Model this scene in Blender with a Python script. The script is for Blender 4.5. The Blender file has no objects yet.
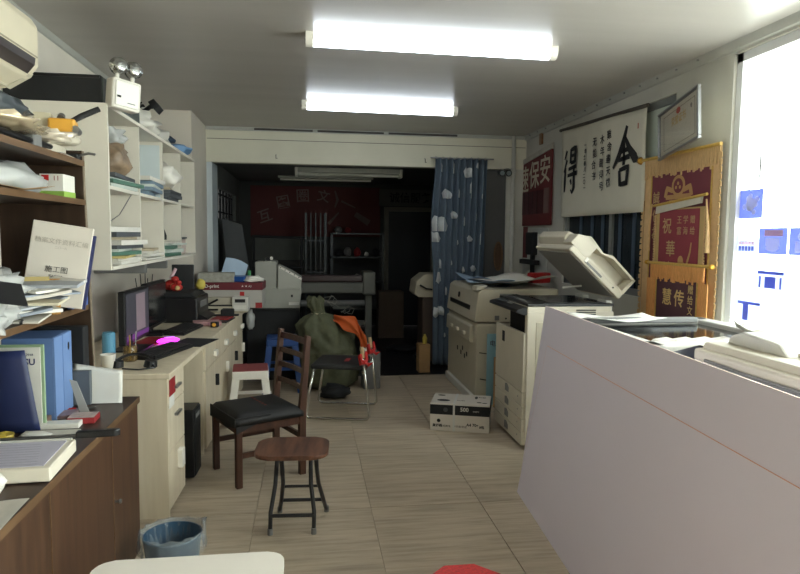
import bpy, bmesh, math, random
from mathutils import Vector, Matrix, noise
random.seed(7)
scene = bpy.context.scene
COL = scene.collection
PI = math.pi

# ---------------------------------------------------------------- camera
cam_d = bpy.data.cameras.new('camera'); cam = bpy.data.objects.new('camera', cam_d); COL.objects.link(cam)
cam_d.sensor_width = 36.0; cam_d.lens = 28.8; cam_d.clip_start = 0.02
cam.matrix_world = (Matrix.Translation((0, 0, 1.45)) @ Matrix.Rotation(math.radians(-8.2), 4, 'Z')
                    @ Matrix.Rotation(math.radians(90 - 4.6), 4, 'X') @ Matrix.Rotation(math.radians(0.6), 4, 'Z'))
scene.camera = cam

# ---------------------------------------------------------------- sky, exposure
world = bpy.data.worlds.new('overcast_sky'); scene.world = world; world.use_nodes = True
wn = world.node_tree.nodes
wn["Background"].inputs[0].default_value = (1.0, 0.955, 0.915, 1); wn["Background"].inputs[1].default_value = 13.0
TUBE_POWER = 12.0
vs = scene.view_settings
vs.view_transform = 'Standard'; vs.look = 'None'; vs.gamma = 1.0; vs.use_curve_mapping = False
vs.exposure = -0.04
sun_d = bpy.data.lights.new('sun', 'SUN'); sun_d.energy = 24.0; sun_d.angle = 0.02; sun_d.color = (1.0, 0.96, 0.9)
sun = bpy.data.objects.new('sun', sun_d); COL.objects.link(sun)          # stands over the shop's own roof and lights the pavement outside
sun.rotation_euler = (math.radians(12), math.radians(-38), 0)
# portal: only guides the sampling of the sky through the glazed shop front
pl = bpy.data.lights.new('sky_portal', 'AREA'); pl.shape = 'RECTANGLE'; pl.size = 4.8; pl.size_y = 2.45
pl.cycles.is_portal = True
po = bpy.data.objects.new('sky_portal', pl); COL.objects.link(po)
po.matrix_world = Matrix.Translation((2.50, 0.98, 1.26)) @ Matrix.Rotation(PI / 2, 4, 'Y') @ Matrix.Rotation(PI / 2, 4, 'Z')

# ---------------------------------------------------------------- materials
def lin(c):
    c = c / 255.0
    return c / 12.92 if c <= 0.04045 else ((c + 0.055) / 1.055) ** 2.4
def rgb(c): return (lin(c[0]), lin(c[1]), lin(c[2]), 1)
MATS = {}
def base(name):
    m = bpy.data.materials.new(name); m.use_nodes = True
    nt = m.node_tree; b = nt.nodes['Principled BSDF']
    MATS[name] = m
    return m, nt, b
def mat(name, col, rough=0.5, var=0.10, scale=9.0, metal=0.0, bump=0.0, stretch=(1, 1, 1), spec=0.5, trans=0.0, col2=None, detail=4):
    """plain material: noise mixes two tones of one colour; optional fine relief"""
    if name in MATS: return MATS[name]
    m, nt, b = base(name); N, L = nt.nodes, nt.links
    tc = N.new('ShaderNodeTexCoord'); mp = N.new('ShaderNodeMapping'); mp.inputs['Scale'].default_value = stretch
    nz = N.new('ShaderNodeTexNoise'); nz.inputs['Scale'].default_value = scale; nz.inputs['Detail'].default_value = detail
    L.new(tc.outputs['Object'], mp.inputs[0]); L.new(mp.outputs[0], nz.inputs['Vector'])
    cr = N.new('ShaderNodeValToRGB'); cr.color_ramp.elements[0].position = 0.3; cr.color_ramp.elements[1].position = 0.7
    c = rgb(col); d = rgb(col2) if col2 else tuple(v * (1 - var) for v in c[:3]) + (1,)
    cr.color_ramp.elements[0].color = d; cr.color_ramp.elements[1].color = c
    L.new(nz.outputs['Fac'], cr.inputs[0]); L.new(cr.outputs[0], b.inputs['Base Color'])
    b.inputs['Roughness'].default_value = rough; b.inputs['Metallic'].default_value = metal
    b.inputs['Specular IOR Level'].default_value = spec
    if trans: b.inputs['Transmission Weight'].default_value = trans
    if bump:
        bp = N.new('ShaderNodeBump'); bp.inputs['Strength'].default_value = bump; bp.inputs['Distance'].default_value = 0.01
        L.new(nz.outputs['Fac'], bp.inputs['Height']); L.new(bp.outputs[0], b.inputs['Normal'])
    return m
def wood(name, c1, c2, axis='Z', scale=2.2, rough=0.45, spec=0.4):
    if name in MATS: return MATS[name]
    st = {'X': (0.12, 1, 1), 'Y': (1, 0.12, 1), 'Z': (1, 1, 0.12)}[axis]
    return mat(name, c1, rough, scale=scale * 9, stretch=st, col2=c2, bump=0.05, spec=spec, detail=7)
def emit(name, col, strength):
    if name in MATS: return MATS[name]
    m, nt, b = base(name)
    b.inputs['Base Color'].default_value = rgb(col); b.inputs['Emission Color'].default_value = rgb(col)
    b.inputs['Emission Strength'].default_value = strength
    return m
def film(name, col, clear=0.5, rough=0.25):
    """thin clear plastic: part see-through, part milky with gloss"""
    if name in MATS: return MATS[name]
    m, nt, b = base(name); N, L = nt.nodes, nt.links
    b.inputs['Base Color'].default_value = rgb(col); b.inputs['Roughness'].default_value = rough
    t = N.new('ShaderNodeBsdfTransparent'); mx = N.new('ShaderNodeMixShader'); mx.inputs[0].default_value = clear
    L.new(b.outputs[0], mx.inputs[1]); L.new(t.outputs[0], mx.inputs[2]); L.new(mx.outputs[0], N['Material Output'].inputs[0])
    return m
def backlit(name, col, t=0.6):
    """thin printed film: diffuse plus translucent"""
    if name in MATS: return MATS[name]
    m, nt, b = base(name); N, L = nt.nodes, nt.links
    b.inputs['Base Color'].default_value = rgb(col); b.inputs['Roughness'].default_value = 0.5
    tr = N.new('ShaderNodeBsdfTranslucent'); tr.inputs[0].default_value = rgb(col)
    mx = N.new('ShaderNodeMixShader'); mx.inputs[0].default_value = t
    L.new(b.outputs[0], mx.inputs[1]); L.new(tr.outputs[0], mx.inputs[2]); L.new(mx.outputs[0], N['Material Output'].inputs[0])
    return m
def pane_mat(name, tint=(240, 248, 248), gloss=0.06):
    if name in MATS: return MATS[name]
    m, nt, b = base(name); N, L = nt.nodes, nt.links
    N.remove(b)
    t = N.new('ShaderNodeBsdfTransparent'); t.inputs[0].default_value = rgb(tint)
    g = N.new('ShaderNodeBsdfGlossy'); g.inputs['Roughness'].default_value = 0.03
    mx = N.new('ShaderNodeMixShader'); mx.inputs[0].default_value = gloss
    L.new(t.outputs[0], mx.inputs[1]); L.new(g.outputs[0], mx.inputs[2]); L.new(mx.outputs[0], N['Material Output'].inputs[0])
    return m

M_wall = mat('wall_paint', (216, 208, 196), 0.7, 0.10, 2.5, bump=0.03)
M_wallR = mat('wall_paint_right', (200, 199, 190), 0.65, 0.14, 2.0, bump=0.03)  # uneven tone from random noise
M_ceil = mat('ceiling_panel', (178, 173, 168), 0.30, 0.10, 1.6, stretch=(0.4, 4, 1), spec=0.5)
M_header = mat('header_paint', (216, 212, 194), 0.6, 0.08, 3)
M_tile = None
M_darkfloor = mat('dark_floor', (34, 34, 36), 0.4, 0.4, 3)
M_white = mat('white_laminate', (222, 216, 203), 0.45, 0.06, 6)
M_cream = wood('cream_wood', (222, 210, 186), (206, 192, 166), 'Z', 2.0)
M_walnut = wood('walnut', (88, 62, 44), (62, 42, 30), 'Z', 2.2)
M_walnutY = wood('walnut_top', (74, 56, 46), (54, 40, 33), 'Y', 2.2)
M_oakedge = wood('oak_edge', (112, 86, 60), (88, 66, 46), 'Y', 2.2)
M_hutch = wood('hutch_wood', (72, 54, 41), (50, 37, 27), 'Z', 2.0)
M_black = mat('black_plastic', (24, 24, 26), 0.4, 0.2, 20)
M_blackm = mat('black_matte', (30, 31, 33), 0.75, 0.2, 20)
M_grey = mat('grey_plastic', (120, 120, 118), 0.5, 0.08, 20)
M_beige = mat('beige_plastic', (204, 196, 178), 0.5, 0.05, 12)
M_beige2 = mat('beige_plastic_aged', (190, 182, 162), 0.5, 0.06, 12)
M_ltgrey = mat('light_grey_plastic', (208, 206, 198), 0.5, 0.04, 12)
M_chrome = mat('chrome', (200, 200, 196), 0.18, 0.05, 20, metal=1.0)
M_steel = mat('steel', (150, 150, 150), 0.35, 0.1, 20, metal=0.9)
M_paper = mat('paper', (226, 224, 216), 0.8, 0.05, 10)
M_paperb = mat('bluish_paper', (176, 196, 216), 0.75, 0.05, 10)
M_ink = mat('black_ink', (26, 26, 28), 0.8, 0.2, 30)
M_red = mat('red_plastic', (188, 30, 28), 0.4, 0.1, 20)
M_redcard = mat('red_card', (150, 38, 42), 0.6, 0.1, 20)
M_blue = mat('blue_plastic', (34, 86, 160), 0.45, 0.1, 20)
M_gold = mat('gold_thread', (206, 168, 84), 0.5, 0.2, 60)
M_film = film('clear_film', (225, 226, 222), 0.45)
M_filmg = film('grey_film', (190, 192, 190), 0.3)
M_cardboard = mat('cardboard', (172, 136, 92), 0.8, 0.1, 14)
M_plwhite = mat('white_plastic', (232, 228, 218), 0.4, 0.04, 12)
M_glassdark = mat('dark_glass', (20, 22, 24), 0.12, 0.1, 4)

# ---------------------------------------------------------------- mesh builder
class B:
    def __init__(s, M=None): s.bm = bmesh.new(); s.M = M or Matrix.Identity(4)
    def vs(s, pts): return [s.bm.verts.new(s.M @ Vector(p)) for p in pts]
    def f(s, vv):
        try: return s.bm.faces.new(vv)
        except ValueError: return None
    def box(s, x0, x1, y0, y1, z0, z1, bev=0.0, seg=2):
        v = s.vs([(x, y, z) for z in (z0, z1) for y in (y0, y1) for x in (x0, x1)])
        fs = [s.f([v[i] for i in q]) for q in ((0, 2, 3, 1), (4, 5, 7, 6), (0, 1, 5, 4), (2, 6, 7, 3), (0, 4, 6, 2), (1, 3, 7, 5))]
        if bev > 0:
            es = list({e for ff in fs for e in ff.edges})
            bmesh.ops.bevel(s.bm, geom=es, offset=bev, segments=seg, profile=0.5, affect='EDGES')
        return s
    def prism(s, poly, axis, a, b, bev=0.0):
        """poly: 2-D points in the plane of the two other axes (x,y,z order), extruded along axis from a to b"""
        def P(p, t): return {'X': (t, p[0], p[1]), 'Y': (p[0], t, p[1]), 'Z': (p[0], p[1], t)}[axis]
        A = s.vs([P(p, a) for p in poly]); C = s.vs([P(p, b) for p in poly]); n = len(poly)
        fs = [s.f(A), s.f(C[::-1])] + [s.f([A[i], C[i], C[(i + 1) % n], A[(i + 1) % n]]) for i in range(n)]
        if bev > 0:
            es = list({e for ff in fs if ff for e in ff.edges})
            bmesh.ops.bevel(s.bm, geom=es, offset=bev, segments=2, profile=0.5, affect='EDGES')
        return s
    def cyl(s, a, b, r, r2=None, n=14):
        a, b = Vector(a), Vector(b); r2 = r if r2 is None else r2
        d = (b - a).normalized(); u = d.orthogonal().normalized(); w = d.cross(u)
        ring = lambda c, rr: s.vs([c + (u * math.cos(2 * PI * i / n) + w * math.sin(2 * PI * i / n)) * rr for i in range(n)])
        A, C = ring(a, r), ring(b, r2)
        s.f(A[::-1]); s.f(C)
        for i in range(n): s.f([A[i], A[(i + 1) % n], C[(i + 1) % n], C[i]])
        return s
    def tube(s, pts, r, n=8, closed=False):
        pts = [Vector(p) for p in pts]; m = len(pts); rings = []
        u = None
        for i, p in enumerate(pts):
            q0 = pts[i - 1] if (i > 0 or closed) else p; q1 = pts[(i + 1) % m] if (i < m - 1 or closed) else p
            d = (q1 - q0).normalized()
            u = d.orthogonal().normalized() if u is None else (u - d * u.dot(d)).normalized()
            w = d.cross(u)
            rr = r[i] if isinstance(r, (list, tuple)) else r
            rings.append(s.vs([p + (u * math.cos(2 * PI * k / n) + w * math.sin(2 * PI * k / n)) * rr for k in range(n)]))
        for i in range(m if closed else m - 1):
            A, C = rings[i], rings[(i + 1) % m]
            for k in range(n): s.f([A[k], A[(k + 1) % n], C[(k + 1) % n], C[k]])
        if not closed: s.f(rings[0][::-1]); s.f(rings[-1])
        return s
    def lathe(s, prof, c=(0, 0, 0), n=24, sx=1.0, sy=1.0):
        rings = []
        for r, z in prof:
            rings.append(s.vs([(c[0] + sx * r * math.cos(2 * PI * i / n), c[1] + sy * r * math.sin(2 * PI * i / n), c[2] + z) for i in range(n)]))
        for A, C in zip(rings, rings[1:]):
            for i in range(n): s.f([A[i], A[(i + 1) % n], C[(i + 1) % n], C[i]])
        s.f(rings[0][::-1]); s.f(rings[-1])
        return s
    def sheet(s, fn, nu, nv, t=(0, 0, 0.001)):
        """fn(u,v) -> point for u,v in 0..1; given a thickness vector"""
        t = Vector(t)
        A = [[Vector(fn(i / nu, j / nv)) for j in range(nv + 1)] for i in range(nu + 1)]
        U = [s.vs(r) for r in A]; D = [s.vs([p - t for p in r]) for r in A]
        for i in range(nu):
            for j in range(nv):
                s.f([U[i][j], U[i + 1][j], U[i + 1][j + 1], U[i][j + 1]]); s.f([D[i][j], D[i][j + 1], D[i + 1][j + 1], D[i + 1][j]])
        for i in range(nu):
            s.f([U[i][0], D[i][0], D[i + 1][0], U[i + 1][0]]); s.f([U[i + 1][nv], D[i + 1][nv], D[i][nv], U[i][nv]])
        for j in range(nv):
            s.f([U[0][j + 1], D[0][j + 1], D[0][j], U[0][j]]); s.f([U[nu][j], D[nu][j], D[nu][j + 1], U[nu][j + 1]])
        return s
    def blob(s, size, seed=0, amp=0.22, freq=2.2, sub=3, c=(0, 0, 0), ridge=0.0):
        """crumpled rounded lump resting on z = c.z"""
        t = bmesh.new(); bmesh.ops.create_icosphere(t, subdivisions=sub, radius=1.0)
        o = Vector((seed * 3.7, seed * 1.3, -seed * 2.1)); mp = {}
        for v in t.verts:
            p = v.co.copy(); k = 1 + amp * noise.noise(p * freq + o) * 1.6
            if ridge: k += ridge * (abs(noise.noise(p * freq * 2.3 + o)) - 0.25)
            q = Vector((p.x * k * size[0] / 2, p.y * k * size[1] / 2, (p.z * k + 0.82) * size[2] / 1.9))
            q.z = max(q.z, 0.0)
            mp[v.index] = s.bm.verts.new(s.M @ (q + Vector(c)))
        for ff in t.faces: s.f([mp[v.index] for v in ff.verts])
        t.free(); return s
    def disc(s, c, ax, ay, rx, ry, n=16, t=0.001):
        c, ax, ay = Vector(c), Vector(ax), Vector(ay); nn = ax.cross(ay).normalized() * t
        P = [c + ax * rx * math.cos(2 * PI * i / n) + ay * ry * math.sin(2 * PI * i / n) for i in range(n)]
        A = s.vs([p + nn for p in P]); C = s.vs(P); s.f(A); s.f(C[::-1])
        for i in range(n): s.f([C[i], C[(i + 1) % n], A[(i + 1) % n], A[i]])
        return s
    def stroke(s, pts, z=0.0, t=0.001):
        """brush stroke in the local xy plane: pts = (x, y, width)"""
        P = [Vector((p[0], p[1], 0)) for p in pts]; W = [p[2] for p in pts]
        # resample smooth
        Q, R = [], []
        for i in range(len(P) - 1):
            for k in range(4):
                f_ = k / 4; Q.append(P[i].lerp(P[i + 1], f_)); R.append(W[i] + (W[i + 1] - W[i]) * f_)
        Q.append(P[-1]); R.append(W[-1])
        l, r_ = [], []
        for i, q in enumerate(Q):
            d = (Q[min(i + 1, len(Q) - 1)] - Q[max(i - 1, 0)]).normalized(); nn = Vector((-d.y, d.x, 0))
            l.append(q + nn * R[i] / 2); r_.append(q - nn * R[i] / 2)
        up = Vector((0, 0, z + t)); dn = Vector((0, 0, z))
        a, b_, c_, e = s.vs([p + up for p in l]), s.vs([p + up for p in r_]), s.vs([p + dn for p in l]), s.vs([p + dn for p in r_])
        for i in range(len(Q) - 1):
            s.f([b_[i], b_[i + 1], a[i + 1], a[i]]); s.f([c_[i], c_[i + 1], e[i + 1], e[i]])
            s.f([a[i], a[i + 1], c_[i + 1], c_[i]]); s.f([e[i], e[i + 1], b_[i + 1], b_[i]])
        s.f([a[0], c_[0], e[0], b_[0]]); s.f([b_[-1], e[-1], c_[-1], a[-1]])
        return s
    def mesh(s, name, m, smooth=False):
        me = bpy.data.meshes.new(name)
        bmesh.ops.recalc_face_normals(s.bm, faces=s.bm.faces[:])
        s.bm.to_mesh(me); s.bm.free()
        if m: me.materials.append(m)
        if smooth:
            for p in me.polygons: p.use_smooth = True
        return me
    def out(s, name, m, parent=None, smooth=False, label=None):
        o = bpy.data.objects.new(name, s.mesh(name, m, smooth)); COL.objects.link(o)
        if parent: o.parent = parent
        if label: o['label'] = label
        return o

def tag(o, label, cat, group=None):
    o['label'] = label; o['category'] = cat
    if group: o['group'] = group
    return o
def struct(o, label=None):
    o['kind'] = 'structure'
    if label: o['label'] = label
    return o
def thing(name, label, cat, loc=(0, 0, 0), rotz=0.0, group=None, M=None):
    o = bpy.data.objects.new(name, None); COL.objects.link(o); o.empty_display_size = 0.05
    if M is not None: o.matrix_basis = M
    else: o.location = loc; o.rotation_euler = (0, 0, rotz)
    return tag(o, label, cat, group)
def solo(b, name, m, label, cat, loc=(0, 0, 0), rotz=0.0, group=None, M=None, smooth=False):
    o = b.out(name, m, None, smooth)
    if M is not None: o.matrix_basis = M
    else: o.location = loc; o.rotation_euler = (0, 0, rotz)
    return tag(o, label, cat, group)
def copy_tree(o, parent=None):
    c = o.copy(); COL.objects.link(c); c.parent = parent
    for ch in [x for x in bpy.data.objects if x.parent == o]: copy_tree(ch, c)
    return c
def frameM(loc, right, up):
    r, u = Vector(right).normalized(), Vector(up).normalized(); n = r.cross(u)
    return Matrix.Translation(loc) @ Matrix(((r.x, u.x, n.x, 0), (r.y, u.y, n.y, 0), (r.z, u.z, n.z, 0), (0, 0, 0, 1)))
def on_right_wall(y, z, x=2.385): return frameM((x, y, z), (0, -1, 0), (0, 0, 1))     # local x to the viewer's right, y up, z into the room
def facing_cam(x, y, z): return frameM((x, y, z), (1, 0, 0), (0, 0, 1))
def facing_right(x, y, z): return frameM((x, y, z), (0, 1, 0), (0, 0, 1))             # on the left side, facing +X
GL = {}
def letters(items, name, m, parent, t=0.0008, z=0.0):
    """items: (string, size, x, y[, bold[, rot]]) centred at x,y in the parent's local xy plane -> ONE lettering part"""
    b = bmesh.new()
    for it in items:
        st, size, x, y = it[:4]; bold = it[4] if len(it) > 4 else 0.0; rot = it[5] if len(it) > 5 else 0.0
        cu = bpy.data.curves.new('lettering', 'FONT'); cu.body = st; cu.size = size; cu.align_x = 'CENTER'; cu.align_y = 'CENTER'
        cu.extrude = t / 2; cu.offset = bold; cu.resolution_u = 2
        ob = bpy.data.objects.new('lettering_curve', cu)
        me = bpy.data.meshes.new_from_object(ob)
        me.transform(Matrix.Translation((x, y, z + t / 2)) @ Matrix.Rotation(rot, 4, 'Z'))
        b.from_mesh(me); bpy.data.objects.remove(ob); bpy.data.meshes.remove(me); bpy.data.curves.remove(cu)
    me = bpy.data.meshes.new(name); b.to_mesh(me); b.free(); me.materials.clear(); me.materials.append(m)
    for p in me.polygons: p.material_index = 0
    o = bpy.data.objects.new(name, me); COL.objects.link(o); o.parent = parent
    return o

# ---------------------------------------------------------------- the setting
XL, XR, ZC, YB = -1.43, 2.39, 2.55, 6.90
def tile_material():
    m, nt, b = base('floor_tile'); N, L = nt.nodes, nt.links
    tc = N.new('ShaderNodeTexCoord'); oi = N.new('ShaderNodeObjectInfo')
    ad = N.new('ShaderNodeVectorMath'); ad.operation = 'ADD'
    mu = N.new('ShaderNodeVectorMath'); mu.operation = 'SCALE'; mu.inputs['Scale'].default_value = 13.0
    cx = N.new('ShaderNodeCombineXYZ')
    L.new(oi.outputs['Random'], cx.inputs[0]); L.new(oi.outputs['Random'], cx.inputs[1]); L.new(cx.outputs[0], mu.inputs[0])
    L.new(tc.outputs['Object'], ad.inputs[0]); L.new(mu.outputs[0], ad.inputs[1])
    mp = N.new('ShaderNodeMapping'); mp.inputs['Scale'].default_value = (0.7, 9, 1); L.new(ad.outputs[0], mp.inputs[0])
    nz = N.new('ShaderNodeTexNoise'); nz.inputs['Scale'].default_value = 3.2; nz.inputs['Detail'].default_value = 8; nz.inputs['Roughness'].default_value = 0.65
    L.new(mp.outputs[0], nz.inputs['Vector'])
    cr = N.new('ShaderNodeValToRGB'); e = cr.color_ramp.elements
    e[0].position = 0.28; e[0].color = rgb((156, 141, 121)); e[1].position = 0.72; e[1].color = rgb((204, 189, 167))
    k = cr.color_ramp.elements.new(0.5); k.color = rgb((186, 171, 150))
    L.new(nz.outputs['Fac'], cr.inputs[0])
    d = N.new('ShaderNodeTexNoise'); d.inputs['Scale'].default_value = 2.3; d.inputs['Detail'].default_value = 5; L.new(ad.outputs[0], d.inputs['Vector'])
    dr = N.new('ShaderNodeValToRGB'); dr.color_ramp.elements[0].position = 0.3; dr.color_ramp.elements[0].color = (0.8, 0.8, 0.8, 1); dr.color_ramp.elements[1].position = 0.62
    L.new(d.outputs['Fac'], dr.inputs[0])
    mx = N.new('ShaderNodeMix'); mx.data_type = 'RGBA'; mx.blend_type = 'MULTIPLY'; mx.inputs[0].default_value = 1.0
    L.new(cr.outputs[0], mx.inputs[6]); L.new(dr.outputs[0], mx.inputs[7]); L.new(mx.outputs[2], b.inputs['Base Color'])
    b.inputs['Roughness'].default_value = 0.42; b.inputs['Specular IOR Level'].default_value = 0.35
    return m
M_tile = tile_material()
fl = struct(B().box(-1.6, 2.6, -1.6, 6.52, -0.12, -0.006).out('floor', mat('grout', (186, 172, 148), 0.8, 0.2, 12)), 'streaky beige tiled shop floor')
tile_me = B().box(-0.2985, 0.2985, -0.5985, 0.5985, -0.008, 0.0, 0.0012, 1).mesh('floor_tile', M_tile)
tile_me_c = B().box(-0.2985, 0.2985, -0.5985, 0.20, -0.008, 0.0, 0.0012, 1).mesh('floor_tile', M_tile)
for i in range(7):
    for j in range(7):
        yc = -1.5 + 1.2 * j + 0.6 + (0.0 if i % 2 == 0 else 0.0)
        if yc - 0.6 > 6.5: continue
        me = tile_me_c if yc + 0.6 > 6.52 else tile_me
        o = bpy.data.objects.new('floor_tile', me); COL.objects.link(o); o.parent = fl
        o.location = (-1.17 + 0.6 * i, yc, 0.0006 * ((i * 5 + j * 3) % 3) - 0.0006)
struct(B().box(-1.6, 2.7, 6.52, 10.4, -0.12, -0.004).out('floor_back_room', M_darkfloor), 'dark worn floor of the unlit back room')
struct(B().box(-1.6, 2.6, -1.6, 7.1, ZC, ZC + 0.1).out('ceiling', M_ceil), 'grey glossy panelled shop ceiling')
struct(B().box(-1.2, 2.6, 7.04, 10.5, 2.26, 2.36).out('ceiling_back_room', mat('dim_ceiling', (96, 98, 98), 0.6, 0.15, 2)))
struct(B().box(XL - 0.12, XL, -1.6, 7.1, 0, ZC).out('wall_left', M_wall), 'pale painted side wall behind the desk')
struct(B().box(XL, -1.04, 6.07, YB + 0.4, 0, ZC).out('wall_pillar', M_wall), 'white wall pier beside the opening')
struct(B().box(-1.04, XR, YB, YB + 0.14, 2.19, ZC).out('wall_back', M_header), 'cream header wall above the back room opening')
struct(B().box(-1.04, -0.985, YB + 0.02, YB + 0.42, 0, 2.19).out('trim_1', mat('jamb_paint', (196, 204, 208), 0.5, 0.05, 6)), 'bluish white jamb of the opening')
struct(B().box(2.17, XR, YB, YB + 0.16, 0, 2.19).out('wall_back_right', M_wallR))
# right wall: solid far part with a window hole, glazed near part
Y0W, Y1W, Z0W, Z1W = 3.98, 5.80, 1.02, 2.40
wr = B()
wr.box(XR, XR + 0.14, 5.80, YB + 0.2, 0, ZC).box(XR, XR + 0.14, 3.41, Y0W, 0, ZC).box(XR, XR + 0.14, Y0W, Y1W, 0, Z0W).box(XR, XR + 0.14, Y0W, Y1W, Z1W, ZC)
struct(wr.out('wall_right', M_wallR), 'mottled off-white side wall hung with banners')
struct(B().box(XR, XR + 0.14, -1.6, -1.42, 0, ZC).box(XR, XR + 0.14, -1.42, 3.41, 2.49, ZC).out('wall_right_lintel', M_wallR))
struct(B().box(-1.6, 2.6, -1.75, -1.6, 0, ZC).out('wall_front', M_wall))
wb = bpy.data.objects['wall_back']
B().box(-1.03, XR - 0.01, YB - 0.002, YB, 2.425, 2.431).out('panel_joint', mat('joint_dark', (110, 106, 96), 0.8), wb)
for xa, xb in ((-0.55, 0.05), (0.10, 0.80), (0.85, 1.6)): B().box(xa, xb, YB - 0.027, YB - 0.024, 2.522, 2.542).out('dark_gap', mat('gap_dark', (58, 56, 54), 0.8), wb)
for xx in (-0.33, 1.25): B().tube([(xx, YB, 2.28), (xx, YB - 0.03, 2.275), (xx, YB - 0.032, 2.235), (xx + 0.015, YB - 0.03, 2.24)], 0.004, 6).out('hook', M_blackm, wb)
# back room shell, its unlit dimness put into the colours
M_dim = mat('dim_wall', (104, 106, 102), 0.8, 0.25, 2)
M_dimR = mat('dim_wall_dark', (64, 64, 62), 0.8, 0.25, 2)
bl = B()
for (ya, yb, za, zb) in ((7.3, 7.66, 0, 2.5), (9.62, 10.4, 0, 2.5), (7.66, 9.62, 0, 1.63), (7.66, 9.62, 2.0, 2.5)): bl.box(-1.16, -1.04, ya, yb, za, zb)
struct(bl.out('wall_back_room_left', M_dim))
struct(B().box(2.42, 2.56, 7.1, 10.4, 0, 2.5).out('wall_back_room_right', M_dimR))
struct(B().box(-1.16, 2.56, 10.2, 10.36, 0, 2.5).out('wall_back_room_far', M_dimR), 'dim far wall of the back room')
# cornices
struct(B().prism([(XR - 0.02, 2.51), (XR, 2.505), (XR, 2.55), (XR - 0.045, 2.55)], 'Y', -1.4, YB).out('trim_2', mat('cornice', (176, 176, 170), 0.5, 0.06, 6)), 'thin cornice strip along the wall and ceiling')
struct(B().prism([(XL, 2.52), (XL + 0.012, 2.525), (XL + 0.028, 2.55), (XL, 2.55)], 'Y', -1.4, 6.05).out('trim_3', MATS['cornice']))
tr = struct(B().box(-1.04, XR, YB - 0.025, YB, 2.515, ZC).out('trim_4', MATS['cornice']))
for k in range(14):
    B().cyl((XR - 0.03, 3.7 + 0.23 * k, 2.535), (XR - 0.045, 3.7 + 0.23 * k, 2.532), 0.006, n=8).out('screw', M_steel, bpy.data.objects['trim_2'])
# window above the copiers, mostly covered by the banner
w2 = struct(B().box(XR + 0.02, XR + 0.07, Y0W, Y0W + 0.05, Z0W, Z1W).box(XR + 0.02, XR + 0.07, Y1W - 0.05, Y1W, Z0W, Z1W).box(XR + 0.02, XR + 0.07, Y0W, Y1W, Z0W, Z0W + 0.05)
            .box(XR + 0.02, XR + 0.07, Y0W, Y1W, Z1W - 0.05, Z1W).box(XR + 0.02, XR + 0.07, 4.86, 4.91, Z0W, Z1W).out('window_2', mat('window_frame_grey', (128, 132, 130), 0.5)), 'dark side window behind the calligraphy banner')
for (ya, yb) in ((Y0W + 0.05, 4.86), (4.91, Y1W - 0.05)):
    B().box(XR + 0.04, XR + 0.046, ya, yb, Z0W + 0.05, Z1W - 0.05).out('pane', mat('dark_pane_glass', (52, 60, 64), 0.2, 0.4, 3), w2)  # opaque dark colour stands for the darkness behind the window
B().box(XR + 0.035, XR + 0.039, Y0W + 0.05, 4.45, 1.72, Z1W - 0.05).out('pane_paper', mat('green_white_film', (206, 216, 206), 0.4, 0.1, 4), w2)
for k, yy in enumerate((4.5, 4.72, 5.02, 5.22, 5.45)):
    B().box(XR + 0.03, XR + 0.035, yy, yy + 0.05, Z0W + 0.05, 1.7).out('curtain_strip', mat('slate_curtain', (70, 86, 104), 0.8, 0.2), w2)
# the glazed shop front
M_alu = mat('white_aluminium', (226, 228, 230), 0.4, 0.04)
wf = B()
for yy in (-1.42, 0.18, 1.78, 3.36): wf.box(XR + 0.02, XR + 0.09, yy, yy + 0.05, 0, 2.49)
wf.box(XR + 0.02, XR + 0.09, -1.42, 3.41, 2.44, 2.49).box(XR + 0.02, XR + 0.09, -1.42, 3.41, 0, 0.06)
w1 = struct(wf.out('window_1', M_alu), 'white framed glazed shop front full of daylight')
for k in range(3):
    B().box(XR + 0.05, XR + 0.056, -1.37 + 1.6 * k, 0.18 + 1.6 * k, 0.06, 2.44).out('pane', pane_mat('clear_glass'), w1)
B().tube([(XR + 0.045, 3.16, 1.77), (XR + 0.01, 3.16, 1.78), (XR + 0.01, 3.16, 1.91), (XR + 0.045, 3.16, 1.92)], 0.006).out('door_pull', M_steel, w1)
struct(B().box(2.53, 14, -14, 18, -0.16, -0.06).out('pavement', mat('pale_pavement', (206, 204, 198), 0.8, 0.08, 1.0)), 'sunlit pale pavement outside the glass')
# ---------------------------------------------------------------- ceiling lamps
M_tube = emit('lit_tube', (236, 246, 255), TUBE_POWER)
def batten(x0, x1, y, z, label, rot=0.0):
    t = thing('tube_lamp', label, 'lamp', ((x0 + x1) / 2, y, ZC), rot)
    h = (x1 - x0) / 2
    B().box(-h, h, -0.03, 0.03, -0.022, 0, 0.003, 1).out('housing', M_plwhite, t)
    prof_ = [(0.044 * math.cos(PI * k / 10), -0.023 - 0.046 * math.sin(PI * k / 10)) for k in range(11)]
    B().prism(prof_, 'X', -h + 0.03, h - 0.03).out('diffuser', M_tube, t, label='glowing white diffuser, widened to stand for bloom')  # broad glowing cover added so the lamp shows the tube's bloom
    for s in (-1, 1):
        B().prism([(p[0] * 1.06, (p[1] + 0.023) * 1.05 - 0.023) for p in prof_] + [(-0.046, 0), (0.046, 0)], 'X', *sorted((s * (h - 0.03), s * (h + 0.012)))).out('end_cap', M_plwhite, t)
        B().box(*sorted((s * (h + 0.012), s * (h + 0.02))), -0.008, 0.008, -0.05, -0.03).out('pull_tab', M_steel, t)
    return t
batten(0.0, 1.42, 3.66, 2.485, 'lit fluorescent tube lamp, the longer one on the ceiling', math.radians(1.0))
batten(-0.04, 1.26, 5.48, 2.485, 'lit fluorescent tube lamp near the cream header wall', math.radians(2.0))

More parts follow.
